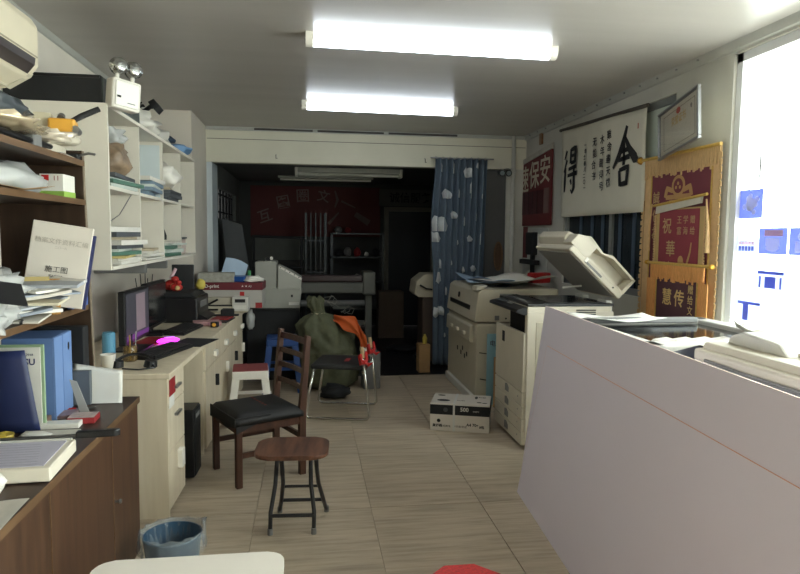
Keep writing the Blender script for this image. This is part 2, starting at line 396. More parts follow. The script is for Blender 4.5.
# ---------------------------------------------------------------- things hung on the right wall
# red sign board
M_maroon = mat('maroon_board', (104, 32, 36), 0.6, 0.12, 6)
t = thing('sign_board', 'maroon sign board with three large white characters, hung by the corner', 'sign', M=on_right_wall(6.55, 1.57, 2.375))
B().prism([(-0.49, 0.0), (0.49, 0.0), (0.49, 0.74), (-0.49, 0.66)], 'Z', 0.0, 0.014).out('board', M_maroon, t)
B().prism([(-0.47, 0.665), (0.49, 0.745), (0.49, 0.80), (-0.47, 0.715)], 'Z', 0.002, 0.02).out('top_rail', mat('worn_white', (190, 186, 176), 0.7, 0.2, 10), t)
letters([('速', 0.30, -0.31, 0.48, 0.003), ('保', 0.30, 0.0, 0.51, 0.003), ('安', 0.30, 0.31, 0.54, 0.003)], 'lettering', mat('sign_white', (206, 200, 180), 0.6), t, z=0.0145)
B().box(-0.49, 0.28, 0.12, 0.36, 0.0145, 0.017).out('dark_strip', mat('dark_maroon', (74, 28, 34), 0.6), t)
for k in range(5): B().box(-0.42 + 0.13 * k, -0.40 + 0.13 * k, 0.12, 0.36, 0.017, 0.02).out('stripe', mat('dark_strip_line', (52, 24, 32), 0.6), t)
B().box(0.30, 0.44, 0.12, 0.37, 0.0145, 0.019).out('notice', mat('faded_notice', (120, 96, 92), 0.7), t)
solo(B().box(-0.035, 0.035, -0.06, 0.06, 0, 0.02, 0.003, 1), 'wood_block', wood('raw_wood', (150, 112, 76), (126, 92, 60), 'Z'), 'raw wooden block fixed to the wall above the maroon sign', 'block', M=on_right_wall(6.42, 2.46, 2.389))
# white board with brackets below it
t = thing('tool_board', 'small white board with dark tool holders under the maroon sign', 'board', M=on_right_wall(6.52, 1.06))
B().box(-0.36, 0.36, 0, 0.48, 0, 0.012, 0.003, 1).out('panel', mat('dull_white', (196, 196, 190), 0.6, 0.1), t)
B().box(-0.36, -0.22, 0.16, 0.50, 0.012, 0.016).out('red_strip', M_maroon, t)
B().box(-0.12, 0.1, 0.2, 0.44, 0.012, 0.07, 0.01).out('holder', M_blackm, t)
B().box(-0.05, 0.03, 0.0, 0.2, 0.012, 0.04, 0.005).out('holder_stem', M_blackm, t)
B().box(-0.22, 0.22, 0.10, 0.15, 0.03, 0.10, 0.006).out('tray', M_blackm, t)
B().box(0.13, 0.24, 0.3, 0.42, 0.012, 0.03, 0.004).out('card_clip', M_plwhite, t)
solo(B().box(-0.11, 0.11, -0.05, 0.05, 0, 0.10, 0.015), 'red_box', M_red, 'small red box on top of the wide beige printer by the wall', 'box', (2.22, 5.95, 1.005), 0.3)
# calligraphy banner
t = thing('calligraphy_banner', 'cream cloth banner with two huge black brush characters', 'banner', M=on_right_wall(5.06, 1.635, 2.372))
W, Hh = 1.50, 0.80
def ban(u, v):
    x = (u - 0.5) * W + 0.02 * (1 - v); y = v * (Hh - 0.055 * (u)) ; y = v * (0.825 - 0.075 * u)
    return (x, y, 0.010 + 0.006 * math.sin(u * 9 + v * 2) + 0.004 * math.sin(v * 7 + u * 3))
B().sheet(ban, 28, 14, (0, 0, 0.002)).out('cloth', mat('cream_cloth', (216, 212, 196), 0.85, 0.06, 5), t, True)
B().cyl((-0.80, 0.815, 0.012), (0.78, 0.745, 0.012), 0.014).out('hanging_rod', mat('dark_wood_rod', (74, 66, 58), 0.6), t)
M_brush = mat('brush_ink', (40, 40, 42), 0.8, 0.3, 40)
b = B()
def strokes(b, x, y, s, sx, lst):
    for st in lst: b.stroke([(x + p[0] * s * sx, y + p[1] * s, p[2] * s) for p in st], 0.0195, 0.0012)
SHE = [[(0.10, 0.54, .08), (-0.02, 0.32, .13), (-0.22, 0.06, .14), (-0.50, -0.16, .06)], [(0.02, 0.36, .06), (0.22, 0.14, .13), (0.50, -0.06, .19), (0.62, -0.10, .07)],
       [(-0.16, 0.10, .07), (0.16, 0.13, .09)], [(-0.26, -0.04, .07), (0.26, 0.0, .10)], [(0.0, 0.28, .06), (0.0, -0.14, .10)],
       [(-0.2, -0.22, .08), (-0.14, -0.5, .11)], [(-0.2, -0.22, .07), (0.2, -0.18, .10), (0.14, -0.5, .10)], [(-0.15, -0.48, .08), (0.16, -0.46, .1)]]
DE = [[(-0.30, 0.48, .08), (-0.46, 0.28, .06)], [(-0.28, 0.26, .09), (-0.5, -0.02, .06)], [(-0.40, 0.08, .11), (-0.42, -0.3, .13), (-0.44, -0.5, .07)],
      [(0.0, 0.5, .09), (-0.02, 0.16, .12)], [(0.0, 0.48, .08), (0.34, 0.5, .13), (0.30, 0.16, .12)], [(0.02, 0.33, .07), (0.28, 0.34, .08)], [(0.0, 0.17, .08), (0.3, 0.18, .09)],
      [(-0.16, 0.03, .08), (0.4, 0.07, .10)], [(-0.22, -0.12, .08), (0.46, -0.09, .11)], [(0.24, 0.06, .1), (0.26, -0.42, .14), (0.14, -0.54, .07), (0.02, -0.46, .04)], [(0.0, -0.22, .1), (0.08, -0.34, .06)]]
strokes(b, 0.47, 0.42, 0.42, 0.80, SHE)
b.out('large_character', M_brush, t)
b = B(); strokes(b, -0.52, 0.42, 0.38, 0.78, DE)
b.out('large_character', M_brush, t)
cols = [('難舍盡天機', 0.22, 0.62, 0.094), ('木年觀得号', 0.10, 0.60, 0.094), ('无能合书', -0.04, 0.60, 0.094), ('一年之春月二〇一', -0.22, 0.60, 0.052)]
for st, x, y, dy in cols:
    letters([(ch, (0.076 if dy > 0.06 else 0.044), x + 0.008 * math.sin(k * 2.1), y - dy * k, 0.001, 0.12 * math.sin(k * 1.7 + x * 9)) for k, ch in enumerate(st)], 'text_column', M_brush, t, z=0.0205)
B().box(0.66, 0.675, 0.60, 0.64, 0.020, 0.021).out('seal', mat('faded_seal', (196, 120, 100), 0.8), t)
# framed certificate, leaning out from the wall
cm = frameM((2.30, 3.765, 2.005), (0.0, -1, 0.0), (-0.10, 0, 1))
cr_ = Vector((-0.198, -0.977, 0.084)).normalized(); cu2 = (Vector((0, 0.081, 0.997)) - cr_ * cr_.dot(Vector((0, 0.081, 0.997)))).normalized()
cm = frameM(Vector((2.34, 4.05, 1.965)) + cr_ * 0.33, cr_, cu2)
t = thing('framed_certificate', 'framed award certificate tilted forward above the gold-fringed banners', 'frame', M=cm)
fw, fh = 0.66, 0.31
for nm, q in (('frame_rail', (-fw / 2, fw / 2, 0, 0.018)), ('frame_rail', (-fw / 2, fw / 2, fh - 0.018, fh)), ('frame_stile', (-fw / 2, -fw / 2 + 0.018, 0.018, fh - 0.018)), ('frame_stile', (fw / 2 - 0.018, fw / 2, 0.018, fh - 0.018))):
    B().box(q[0], q[1], q[2], q[3], 0, 0.022, 0.004, 1).out(nm, mat('silver_frame', (150, 150, 150), 0.3, metal=0.7), t)
B().box(-fw / 2 + 0.018, fw / 2 - 0.018, 0.018, fh - 0.018, 0.002, 0.006).out('sheet', mat('certificate_paper', (222, 216, 200), 0.7, 0.04), t)
b = B()
for a in ((-0.255, 0.255, 0.045, 0.049), (-0.255, 0.255, 0.261, 0.265)): b.box(*a, 0.0062, 0.0068)
for a in ((-0.255, -0.249, 0.045, 0.265), (0.249, 0.255, 0.045, 0.265)): b.box(*a, 0.0062, 0.0068)
b.out('printed_border', mat('border_grey', (150, 140, 120), 0.7), t)
letters([('荣誉证书', 0.06, 0, 0.195, 0.0006)], 'lettering', mat('gold_print', (214, 180, 110), 0.6), t, z=0.0065)
B().disc((0, 0.25, 0.0064), (1, 0, 0), (0, 1, 0), 0.034, 0.020).out('emblem', mat('red_seal', (200, 70, 56), 0.7), t)
B().disc((0.20, 0.225, 0.0064), (1, 0, 0), (0, 1, 0), 0.012, 0.014).out('stamp', mat('grey_stamp', (130, 126, 124), 0.7), t)
pm = pane_mat('frame_glass', (250, 250, 250), 0.12)
B().box(-fw / 2 + 0.018, fw / 2 - 0.018, 0.018, fh - 0.018, 0.012, 0.014).out('glass', pm, t)

# three pennants with gold fringe
M_flag = mat('maroon_velvet', (118, 56, 68), 0.85, 0.12, 8)
M_flag2 = mat('wine_velvet', (142, 58, 70), 0.85, 0.12, 8)
M_flag3 = mat('plum_velvet', (82, 48, 60), 0.85, 0.12, 8)
M_fringe = mat('gold_fringe', (222, 184, 132), 0.7, 0.3, 90, stretch=(4, 0.3, 1), bump=0.3)  # gold kept pale: the haze over the pennants is in the colour
M_fringe2 = mat('orange_fringe', (236, 168, 98), 0.7, 0.3, 90, stretch=(4, 0.3, 1), bump=0.3)
def fringe(parent, x0, x1, ytop, drop, z, m, n=26, name='fringe'):
    b = B(); rnd = random.Random(int(ytop * 1000))
    w = (x1 - x0) / n
    for i in range(n):
        a = x0 + i * w; d = drop * rnd.uniform(0.85, 1.12)
        b.prism([(a, ytop), (a + w, ytop), (a + w * 0.8 + rnd.uniform(-.3, .3) * w, ytop - d), (a + w * 0.2, ytop - d)], 'Z', z, z + 0.006)
    o = b.out(name, m, parent); o['kind'] = 'stuff'
    return o
def rope_side(parent, x, ya, yb, z, m, w=0.02):
    b = B(); n = 26; rnd = random.Random(int(x * 999) + 5)
    for i in range(n):
        y = ya + (yb - ya) * i / n; h = (yb - ya) / n
        b.prism([(x, y), (x + w * rnd.uniform(.8, 1.2), y + h * .15), (x + w * rnd.uniform(.8, 1.2), y + h * .8), (x, y + h)], 'Z', z, z + 0.006)
    o = b.out('side_fringe', m, parent); o['kind'] = 'stuff'
# largest
t = thing('award_pennant', 'largest maroon award pennant with a wide gold fringe border', 'pennant', M=on_right_wall(3.88, 0.86, 2.383))
B().box(-0.42, 0.42, 0, 1.14, 0.004, 0.008).out('gold_cloth', mat('gold_cloth', (220, 184, 136), 0.8, 0.12, 20), t)  # paled for haze, like the fringe
B().box(-0.32, 0.34, 0.0, 1.02, 0.009, 0.012).out('velvet', M_flag, t)
for x in (-0.335, 0.34): B().box(x, x + 0.012, 0.0, 1.02, 0.010, 0.014).out('braid', M_gold, t)
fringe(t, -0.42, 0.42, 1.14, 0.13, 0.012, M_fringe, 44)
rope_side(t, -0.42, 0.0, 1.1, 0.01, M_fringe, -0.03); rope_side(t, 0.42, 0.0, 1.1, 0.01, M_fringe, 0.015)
B().cyl((-0.45, 1.14, 0.02), (0.43, 1.14, 0.02), 0.011).out('rod', M_gold, t)
B().lathe([(0.004, -0.03), (0.026, -0.012), (0.028, 0.004), (0.016, 0.02), (0.004, 0.028)], (0, 0, 0), 14).out('finial', mat('brass', (206, 160, 70), 0.3, metal=0.8), t).matrix_basis = Matrix.Translation((-0.47, 1.14, 0.02)) @ Matrix.Rotation(PI / 2, 4, 'Y')
e = B()
e.disc((0, 0.93, 0.0122), (1, 0, 0), (0, 1, 0), 0.075, 0.07, 20); e.box(-0.14, 0.14, 0.845, 0.875, 0.0122, 0.0134); e.box(-0.10, 0.10, 0.815, 0.84, 0.0122, 0.0134)
for s in (-1, 1): e.stroke([(s * 0.06, 0.90, 0.03), (s * 0.13, 0.92, 0.035), (s * 0.15, 0.86, 0.03)], 0.0122, 0.0012)
e.out('emblem', mat('emblem_gold', (190, 148, 96), 0.6), t)
e = B(); e.disc((0, 0.93, 0.0136), (1, 0, 0), (0, 1, 0), 0.052, 0.048, 18); e.out('emblem_field', M_flag, t)
e = B()
for px, py in ((0, .945), (-.022, .92), (.022, .92)): e.disc((px, py, 0.0148), (1, 0, 0), (0, 1, 0), 0.012, 0.012, 8)
e.out('emblem_star', mat('emblem_gold', (190, 148, 96)), t)
letters([('誠', 0.085, -0.26, 0.86, .001), ('信', 0.085, -0.26, 0.74, .001), ('為', 0.085, -0.26, 0.62, .001)], 'lettering', mat('dull_gold', (188, 158, 110), 0.6), t, z=0.0125)
# middle
t = thing('award_pennant', 'smaller wine-red award pennant hanging over the largest pennant', 'pennant', M=on_right_wall(3.835, 1.165, 2.362))
B().box(-0.27, 0.27, 0.0, 0.48, 0.0, 0.003).out('gold_cloth', mat('pale_gold', (200, 172, 116), 0.8, 0.12, 20), t)
B().box(-0.225, 0.22, 0.0, 0.47, 0.004, 0.007).out('velvet', M_flag2, t)
B().prism([(-0.27, 0.45), (0.24, 0.50), (0.25, 0.55), (-0.26, 0.515)], 'Z', 0.004, 0.014).out('white_band', mat('silver_cloth', (206, 200, 186), 0.8, 0.1, 20), t)
B().cyl((-0.29, 0.505, 0.016), (0.30, 0.55, 0.016), 0.009).out('rod', M_gold, t)
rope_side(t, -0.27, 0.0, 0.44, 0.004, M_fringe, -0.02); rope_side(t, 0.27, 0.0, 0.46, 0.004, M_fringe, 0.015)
for x in (-0.335, 0.325):
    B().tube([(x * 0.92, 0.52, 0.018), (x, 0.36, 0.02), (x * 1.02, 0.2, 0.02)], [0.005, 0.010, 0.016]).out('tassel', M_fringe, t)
letters([('祝', 0.11, -0.13, 0.36, .001)], 'lettering', mat('dull_gold', (188, 158, 110)), t, z=0.0075)
for it in [('王', .055, 0.01, 0.40), ('学', .055, 0.08, 0.40), ('赠', .055, 0.155, 0.40), ('富', .055, 0.01, 0.33), ('海', .055, 0.08, 0.33), ('给', .055, 0.155, 0.33)]: letters([it], 'small_lettering', mat('dull_gold', (188, 158, 110)), t, z=0.0075)
for it in (('華', 0.11, -0.08, 0.21, .001), ('诗', 0.10, -0.11, 0.08, .001)): letters([it], 'lettering', mat('dull_gold', (188, 158, 110)), t, z=0.0075)
e = B(); e.disc((0.05, 0.08, 0.0072), (1, 0, 0), (0, 1, 0), 0.085, 0.055, 20); e.disc((0.04, 0.14, 0.0072), (1, 0, 0), (0, 1, 0), 0.03, 0.035); e.stroke([(0.10, 0.10, .02), (0.14, 0.2, .016), (0.15, 0.26, .01)], 0.0072, .0012)
e.out('emblem', mat('emblem_gold', (190, 148, 96)), t)
# lowest
t = thing('award_pennant', 'low plum award pennant with a bright orange fringe in front of the other pennants', 'pennant', M=on_right_wall(3.80, 0.78, 2.34))
B().box(-0.29, 0.29, 0.0, 0.50, 0.0, 0.003).out('orange_backing', mat('orange_backing', (230, 164, 100), 0.8, 0.12, 20), t)
B().box(-0.23, 0.23, 0.0, 0.48, 0.004, 0.007).out('velvet', M_flag3, t)
for x in (-0.235, 0.225): B().box(x, x + 0.010, 0, 0.40, 0.006, 0.010).out('braid', M_gold, t)
fringe(t, -0.30, 0.30, 0.50, 0.105, 0.009, M_fringe2, 34)
fringe(t, -0.34, -0.25, 0.40, 0.40, 0.008, M_fringe2, 5, 'side_fringe'); fringe(t, 0.26, 0.34, 0.40, 0.40, 0.008, M_fringe2, 5, 'side_fringe')
B().cyl((-0.34, 0.505, 0.012), (0.36, 0.505, 0.012), 0.010).out('rod', M_gold, t)
for x in (-0.35, 0.37): B().lathe([(0.006, -0.02), (0.018, -0.004), (0.014, 0.012), (0.004, 0.02)], (x, 0.505, 0.012), 10).out('finial', MATS['brass'], t)
letters([('传', 0.115, 0.045, 0.28, .0015), ('慧', 0.115, -0.095, 0.28, .0015), ('赠', .06, 0.165, 0.35), ('给', .06, 0.165, 0.285), ('文', .06, 0.165, 0.22), ('印', .06, 0.165, 0.155)], 'lettering', mat('bright_gold', (214, 184, 120), 0.5), t, z=0.0075)

# posters stuck on the shop-front glass (backlit by the street)
def poster(y0, y1, z0, z1, label, bg, marks):
    t = thing('window_poster', label, 'poster', M=on_right_wall(y0, z0, 2.437))
    w, h = y0 - y1, z1 - z0
    B().box(0, w, 0, h, 0, 0.0012).out('sheet', backlit(*bg), t)
    for k, (nm, mm, fn) in enumerate(marks):
        bb = B(); fn(bb, w, h); bb.out(nm, backlit(*mm), t)
PB, PW, PG = ('poster_blue', (134, 142, 192), .8), ('poster_white', (246, 248, 255), .6), ('poster_pale', (214, 220, 244), .6)  # the flare's wash over the prints is put into these pale colours
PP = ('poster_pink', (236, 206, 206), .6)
def splash(b, w, h):
    for k in range(11):
        a = k * 0.571; r = 0.22 + 0.1 * math.sin(k * 2.3)
        b.disc((w * (.5 + r * math.cos(a)), h * (.5 + r * math.sin(a)), 0.0013), (1, 0, 0), (0, 1, 0), w * (.09 + .03 * math.sin(k)), h * .1, 9, .0006)
    b.disc((w * .5, h * .5, 0.0021), (1, 0, 0), (0, 1, 0), w * .24, h * .2, 12, .0006)
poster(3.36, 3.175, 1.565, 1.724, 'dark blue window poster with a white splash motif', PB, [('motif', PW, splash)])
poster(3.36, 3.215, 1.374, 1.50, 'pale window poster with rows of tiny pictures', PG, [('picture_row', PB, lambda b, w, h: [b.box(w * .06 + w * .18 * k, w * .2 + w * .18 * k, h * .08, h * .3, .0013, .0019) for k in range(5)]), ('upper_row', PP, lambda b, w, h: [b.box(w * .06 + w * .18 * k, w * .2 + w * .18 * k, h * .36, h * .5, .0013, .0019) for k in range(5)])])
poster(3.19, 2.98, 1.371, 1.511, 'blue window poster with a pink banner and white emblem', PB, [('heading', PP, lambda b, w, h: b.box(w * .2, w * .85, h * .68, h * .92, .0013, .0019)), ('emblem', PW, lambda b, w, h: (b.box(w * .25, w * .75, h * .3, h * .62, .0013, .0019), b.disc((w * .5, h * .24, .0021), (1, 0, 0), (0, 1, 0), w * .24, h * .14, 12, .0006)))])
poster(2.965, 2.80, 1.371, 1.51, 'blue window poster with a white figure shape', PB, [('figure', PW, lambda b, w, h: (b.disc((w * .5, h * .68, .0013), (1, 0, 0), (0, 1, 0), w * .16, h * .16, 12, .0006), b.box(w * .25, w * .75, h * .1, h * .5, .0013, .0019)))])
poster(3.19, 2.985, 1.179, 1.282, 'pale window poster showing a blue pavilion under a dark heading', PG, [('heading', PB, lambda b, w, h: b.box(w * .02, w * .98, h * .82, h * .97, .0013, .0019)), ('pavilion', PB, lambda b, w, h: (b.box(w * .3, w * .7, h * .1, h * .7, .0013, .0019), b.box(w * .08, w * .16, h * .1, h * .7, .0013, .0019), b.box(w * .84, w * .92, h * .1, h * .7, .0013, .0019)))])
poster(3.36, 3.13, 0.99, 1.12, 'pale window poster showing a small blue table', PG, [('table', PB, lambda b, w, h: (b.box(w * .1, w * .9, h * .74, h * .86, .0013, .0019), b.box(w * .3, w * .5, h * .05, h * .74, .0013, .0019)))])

# ---------------------------------------------------------------- multifunction copier with its lid open
t = thing('copier', 'cream copier with four paper drawers and its lid standing open', 'copier', (0, 0, 0))
x0, x1, ya, yb = 1.43, 2.06, 4.08, 4.72
B().box(x0 + 0.03, x1, ya, yb, 0.03, 0.76, 0.008).box(x0 + 0.20, x1, ya + 0.005, yb - 0.005, 0.75, 0.93, 0.006).out('body', M_beige, t)
B().box(x0 + 0.02, x1, ya - 0.004, ya + 0.05, 0.04, 0.95, 0.006).out('near_side_panel', M_beige, t)
B().box(x0 + 0.10, x0 + 0.34, ya + 0.05, yb - 0.03, 0.761, 0.935).out('output_bay', M_blackm, t, label='dark paper output bay')
B().box(x0 + 0.03, x0 + 0.05, ya + 0.0, ya + 0.06, 0.76, 0.93).out('bay_post', M_beige2, t)
d = B().box(x0, x0 + 0.03, ya + 0.01, yb, 0.40, 0.80, 0.006).out('front_door', M_beige, t)
B().box(x0 - 0.002, x0 + 0.006, ya + 0.42, ya + 0.48, 0.68, 0.76, 0.003, 1).out('door_latch', M_blackm, d)
zs = [(0.305, 0.395), (0.215, 0.30), (0.125, 0.21), (0.035, 0.12)]
for (za, zb) in zs:
    dr = B().box(x0, x0 + 0.03, ya + 0.01, yb, za, zb, 0.004).out('paper_drawer', M_beige, t)
    B().prism([(ya + 0.30, zb - 0.062), (ya + 0.38, zb - 0.062), (ya + 0.38, zb - 0.012), (ya + 0.34, zb - 0.004), (ya + 0.30, zb - 0.026)], 'X', x0 - 0.003, x0 + 0.006).out('grip', M_grey, dr)
    B().cyl((x0 - 0.001, ya + 0.10, za + 0.05), (x0 + 0.01, ya + 0.10, za + 0.05), 0.006).out('indicator', M_grey, dr)
sp = B().box(x0 + 0.08, x0 + 0.30, ya - 0.008, ya, 0.10, 0.88, 0.003, 1).out('side_cover', M_beige2, t)
B().box(x0 + 0.12, x0 + 0.14, ya - 0.014, ya - 0.006, 0.45, 0.60, 0.004).out('side_handle', M_beige, sp)
B().cyl((x0 + 0.13, ya - 0.012, 0.83), (x0 + 0.13, ya, 0.83), 0.007).out('side_screw', M_black, sp)
B().box(x0 + 0.02, x1 - 0.02, ya, yb, 0.93, 0.985, 0.006).out('scanner_body', M_beige, t)
B().box(x0 + 0.02, x1, ya - 0.002, yb + 0.002, 0.985, 1.002, 0.004).out('platen_frame', M_black, t)
B().box(x0 + 0.20, x1 - 0.06, ya + 0.06, yb - 0.06, 1.002, 1.005).out('platen_glass', M_glassdark, t)
cp = B().prism([(x0 + 0.16, 1.012), (x0 - 0.05, 0.965), (x0 - 0.055, 0.945), (x0 + 0.0, 0.925), (x0 + 0.16, 0.945)], 'Y', ya + 0.01, yb + 0.02, 0.004).out('control_panel', M_black, t)
pM = frameM((x0 + 0.05, ya + 0.33, 0.9935), (0, -1, 0), (0.975, 0, 0.219))
B(pM).box(-0.27, -0.06, -0.075, 0.045, 0.0, 0.004).out('touch_screen', mat('screen_grey', (84, 86, 88), 0.25, 0.1), cp)
kb = B(pM)
for i in range(4):
    for j in range(3): kb.cyl((0.0 + 0.035 * j, -0.06 + 0.03 * i, 0), (0.0 + 0.035 * j, -0.06 + 0.03 * i, 0.006), 0.010, n=10)
kb.out('keypad', M_grey, cp)['kind'] = 'stuff'
B(pM).box(0.14, 0.19, -0.02, 0.02, 0, 0.006).out('start_key', M_grey, cp)
for yh in (ya + 0.06, yb - 0.20): B().box(x1 - 0.03, x1 + 0.02, yh, yh + 0.14, 0.92, 1.02, 0.006).out('hinge', M_ltgrey, t)
sl = B()
for k in range(5): sl.box(x0 + 0.36 + 0.0, x0 + 0.50, ya - 0.006, ya - 0.003, 0.90 + 0.014 * k, 0.907 + 0.014 * k)
sl.out('vent', M_blackm, t)
# lid: local u from hinge to free edge, w outward (up-right when open)
hx, hz, ang = 2.09, 1.03, math.radians(43)
lm = frameM((hx, ya, hz), (-math.cos(ang), 0, math.sin(ang)), (math.sin(ang) * 1, 0, math.cos(ang)))   # x: hinge->free, y: outward, z: ex x ey
lid = thing('copier_lid_tmp', 'x', 'x'); bpy.data.objects.remove(lid)
sgn = (lm.to_3x3() @ Vector((0, 0, 1))).y
k0, k1 = (0.0, yb - ya) if sgn > 0 else (-(yb - ya), 0.0)
near, far = (k0, k1) if sgn > 0 else (k1, k0)
Ld = 0.50
lid = B(lm).box(0, Ld, 0.0, 0.045, k0 - 0.005, k1 + 0.005, 0.010).out('lid', M_beige, t)
B(lm).box(0.03, Ld - 0.03, -0.006, 0.0, k0 + 0.02, k1 - 0.02).out('lid_pad', mat('pad_grey', (150, 148, 142), 0.6, 0.06), lid)
# document feeder shell with an open pocket on the near side
fd = B(lm)
fd.prism([(0.10, 0.044), (0.14, 0.13), (0.24, 0.135), (0.36, 0.12), (0.44, 0.16), (0.54, 0.13), (0.54, 0.075), (0.50, 0.044)], 'Z', (near + 0.14 * (1 if far > near else -1)), far, 0.006)
fd.out('document_feeder', M_beige, lid)
sg = 1 if far > near else -1
fd = B(lm)
fd.prism([(0.0, 0.044), (0.0, 0.165), (0.02, 0.17), (0.025, 0.06), (0.36, 0.06), (0.36, 0.044)], 'Z', near, near + sg * 0.13)
fd.prism([(0.0, 0.16), (0.0, 0.175), (0.24, 0.185), (0.30, 0.15), (0.44, 0.17), (0.46, 0.16), (0.32, 0.135), (0.22, 0.17)], 'Z', near, near + sg * 0.14)
fd.box(0.0, 0.36, 0.06, 0.165, *sorted((near + sg * 0.115, near + sg * 0.13)))
fd.prism([(0.36, 0.044), (0.36, 0.14), (0.44, 0.165), (0.52, 0.12), (0.52, 0.044)], 'Z', near, near + sg * 0.14)
fd.out('feeder_tray', M_beige, lid)
B(lm).box(0.20, 0.36, 0.015, 0.03, *sorted((near - sg * 0.008, near - sg * 0.004))).out('lid_slot', M_grey, lid)
B(lm).box(0.35, 0.37, 0.02, 0.05, *sorted((near - sg * 0.012, near - sg * 0.004))).out('lid_tab', M_plwhite, lid)
B(lm).cyl((0.09, 0.03, near - sg * 0.010), (0.09, 0.03, near - sg * 0.004), 0.006).out('lid_screw', M_black, lid)
B(lm).tube([(0.10, -0.01, near + sg * 0.42), (0.20, -0.12, near + sg * 0.42)], 0.008).out('lid_stay', M_ltgrey, lid)

# ---------------------------------------------------------------- wide beige engineering printer
t = thing('wide_printer', 'wide beige floor printer with a paper slot, loose prints on top', 'printer', (0, 0, 0))
x0, x1, ya, yb = 1.43, 2.16, 5.30, 6.40
B().box(x0, x1, ya, yb, 0.06, 0.70, 0.012).out('lower_cabinet', M_beige2, t)
B().box(x0 - 0.03, x1 - 0.02, ya + 0.02, yb - 0.02, 0.0, 0.07, 0.01).out('plinth', M_ltgrey, t)
B().prism([(x0 - 0.02, 0.715), (x0 + 0.01, 0.97), (x0 + 0.05, 0.998), (x1, 0.998), (x1, 0.715)], 'Y', ya, yb, 0.010).out('upper_body', M_beige2, t)
B().prism([(x0 + 0.10, 1.0), (x0 + 0.35, 1.003), (x0 + 0.35, 1.0), (x0 + 0.10, 0.995)], 'Y', ya + 0.1, yb - 0.1).out('top_hatch', M_beige, t)
B().box(x0 - 0.014, x0 + 0.01, ya + 0.20, yb - 0.12, 0.80, 0.84).out('paper_slot', M_black, t, label='dark paper exit slot')
fl_ = B().prism([(x0 - 0.035, 0.53), (x0 - 0.03, 0.66), (x0 + 0.0, 0.68), (x0 + 0.0, 0.52)], 'Y', ya + 0.10, yb - 0.06, 0.006).out('roll_drawer_front', M_beige2, t)
for k in range(3): B().box(x0 - 0.055, x0 - 0.030, ya + 0.25 + 0.25 * k, ya + 0.32 + 0.25 * k, 0.57, 0.60, 0.006).out('drawer_grip', M_beige, fl_)
B().disc((x0 - 0.006, ya + 0.62, 0.90), (0, -1, 0), (0.11, 0, 0.99), 0.022, 0.026, 16, 0.008).out('logo_badge', M_blackm, t)
for k, (yy, zz) in enumerate(((ya + 0.30, 0.36), (ya + 0.38, 0.33), (ya + 0.46, 0.39), (ya + 0.52, 0.34), (ya + 0.66, 0.36))):
    B().box(x0 - 0.002, x0 + 0.001, yy, yy + 0.035, zz, zz + 0.04).out('scuff_sticker', M_blackm, t)
B().box(x0 + 0.20, x0 + 0.33, ya - 0.004, ya + 0.002, 0.86, 0.96).out('side_vent', M_grey, t)
B().box(x0 + 0.16, x0 + 0.20, ya - 0.004, ya + 0.002, 0.73, 0.77).out('side_latch', M_grey, t)
B().cyl((x0 + 0.26, ya - 0.004, 0.745), (x0 + 0.26, ya + 0.002, 0.745), 0.008).out('side_screw', M_blackm, t)
B().tube([(x0 + 0.03, ya - 0.003, 0.45), (x0 + 0.10, ya - 0.003, 0.44), (x0 + 0.10, ya - 0.003, 0.33), (x0 + 0.15, ya - 0.003, 0.27), (x0 + 0.15, ya - 0.003, 0.20), (x0 + 0.04, ya - 0.003, 0.22)], 0.005, 6).out('cable_loop', M_blackm, t)
B().prism([(x0 - 0.005, 0.985), (x0 + 0.06, 1.0), (x0 + 0.10, 1.03), (x0 + 0.0, 1.02)], 'Y', ya + 0.01, ya + 0.16, 0.004).out('corner_lever', M_beige, t)
# loose prints on it
def print_sheet(name, m, label, x, y, z, w, l, rot, curl, group=None, seed=1):
    b = B()
    def fn(u, v):
        return ((u - .5) * w, (v - .5) * l, 0.004 + curl * (0.5 + 0.5 * math.sin(u * 4.2 + seed)) * (abs(v - .5) * 2) ** 1.5 + curl * 0.6 * abs(u - .5) * 2)
    b.sheet(fn, 14, 10, (0, 0, 0.0012)); return solo(b, name, m, label, 'paper', (x, y, z), rot, group, smooth=True)
print_sheet('print_sheet', mat('drawing_blue', (150, 172, 196), 0.7, .12, 4), 'pale blue drawing sheet lying far back on the wide printer', 1.80, 6.00, 1.004, 0.62, 0.62, 0.1, 0.055, seed=2)
print_sheet('print_sheet', M_paper, 'white sheet drooping over the edge on top of the wide printer', 1.84, 5.58, 1.020, 0.60, 0.50, 0.4, 0.065, seed=5)
print_sheet('print_sheet', M_paperb, 'bluish white sheet under the white one on the wide printer', 1.66, 5.74, 1.010, 0.42, 0.55, -0.2, 0.045, seed=5)
print_sheet('print_sheet', mat('black_sheet', (30, 32, 40), 0.5), 'black folded sheet near the slot end of the wide printer', 1.68, 5.47, 1.005, 0.22, 0.18, 0.3, 0.008, seed=3)
print_sheet('print_sheet', mat('bright_blue_sheet', (44, 96, 160), 0.5), 'bright blue sheet by the wall on the wide printer', 2.02, 6.22, 1.005, 0.26, 0.26, 0.9, 0.015, seed=3)
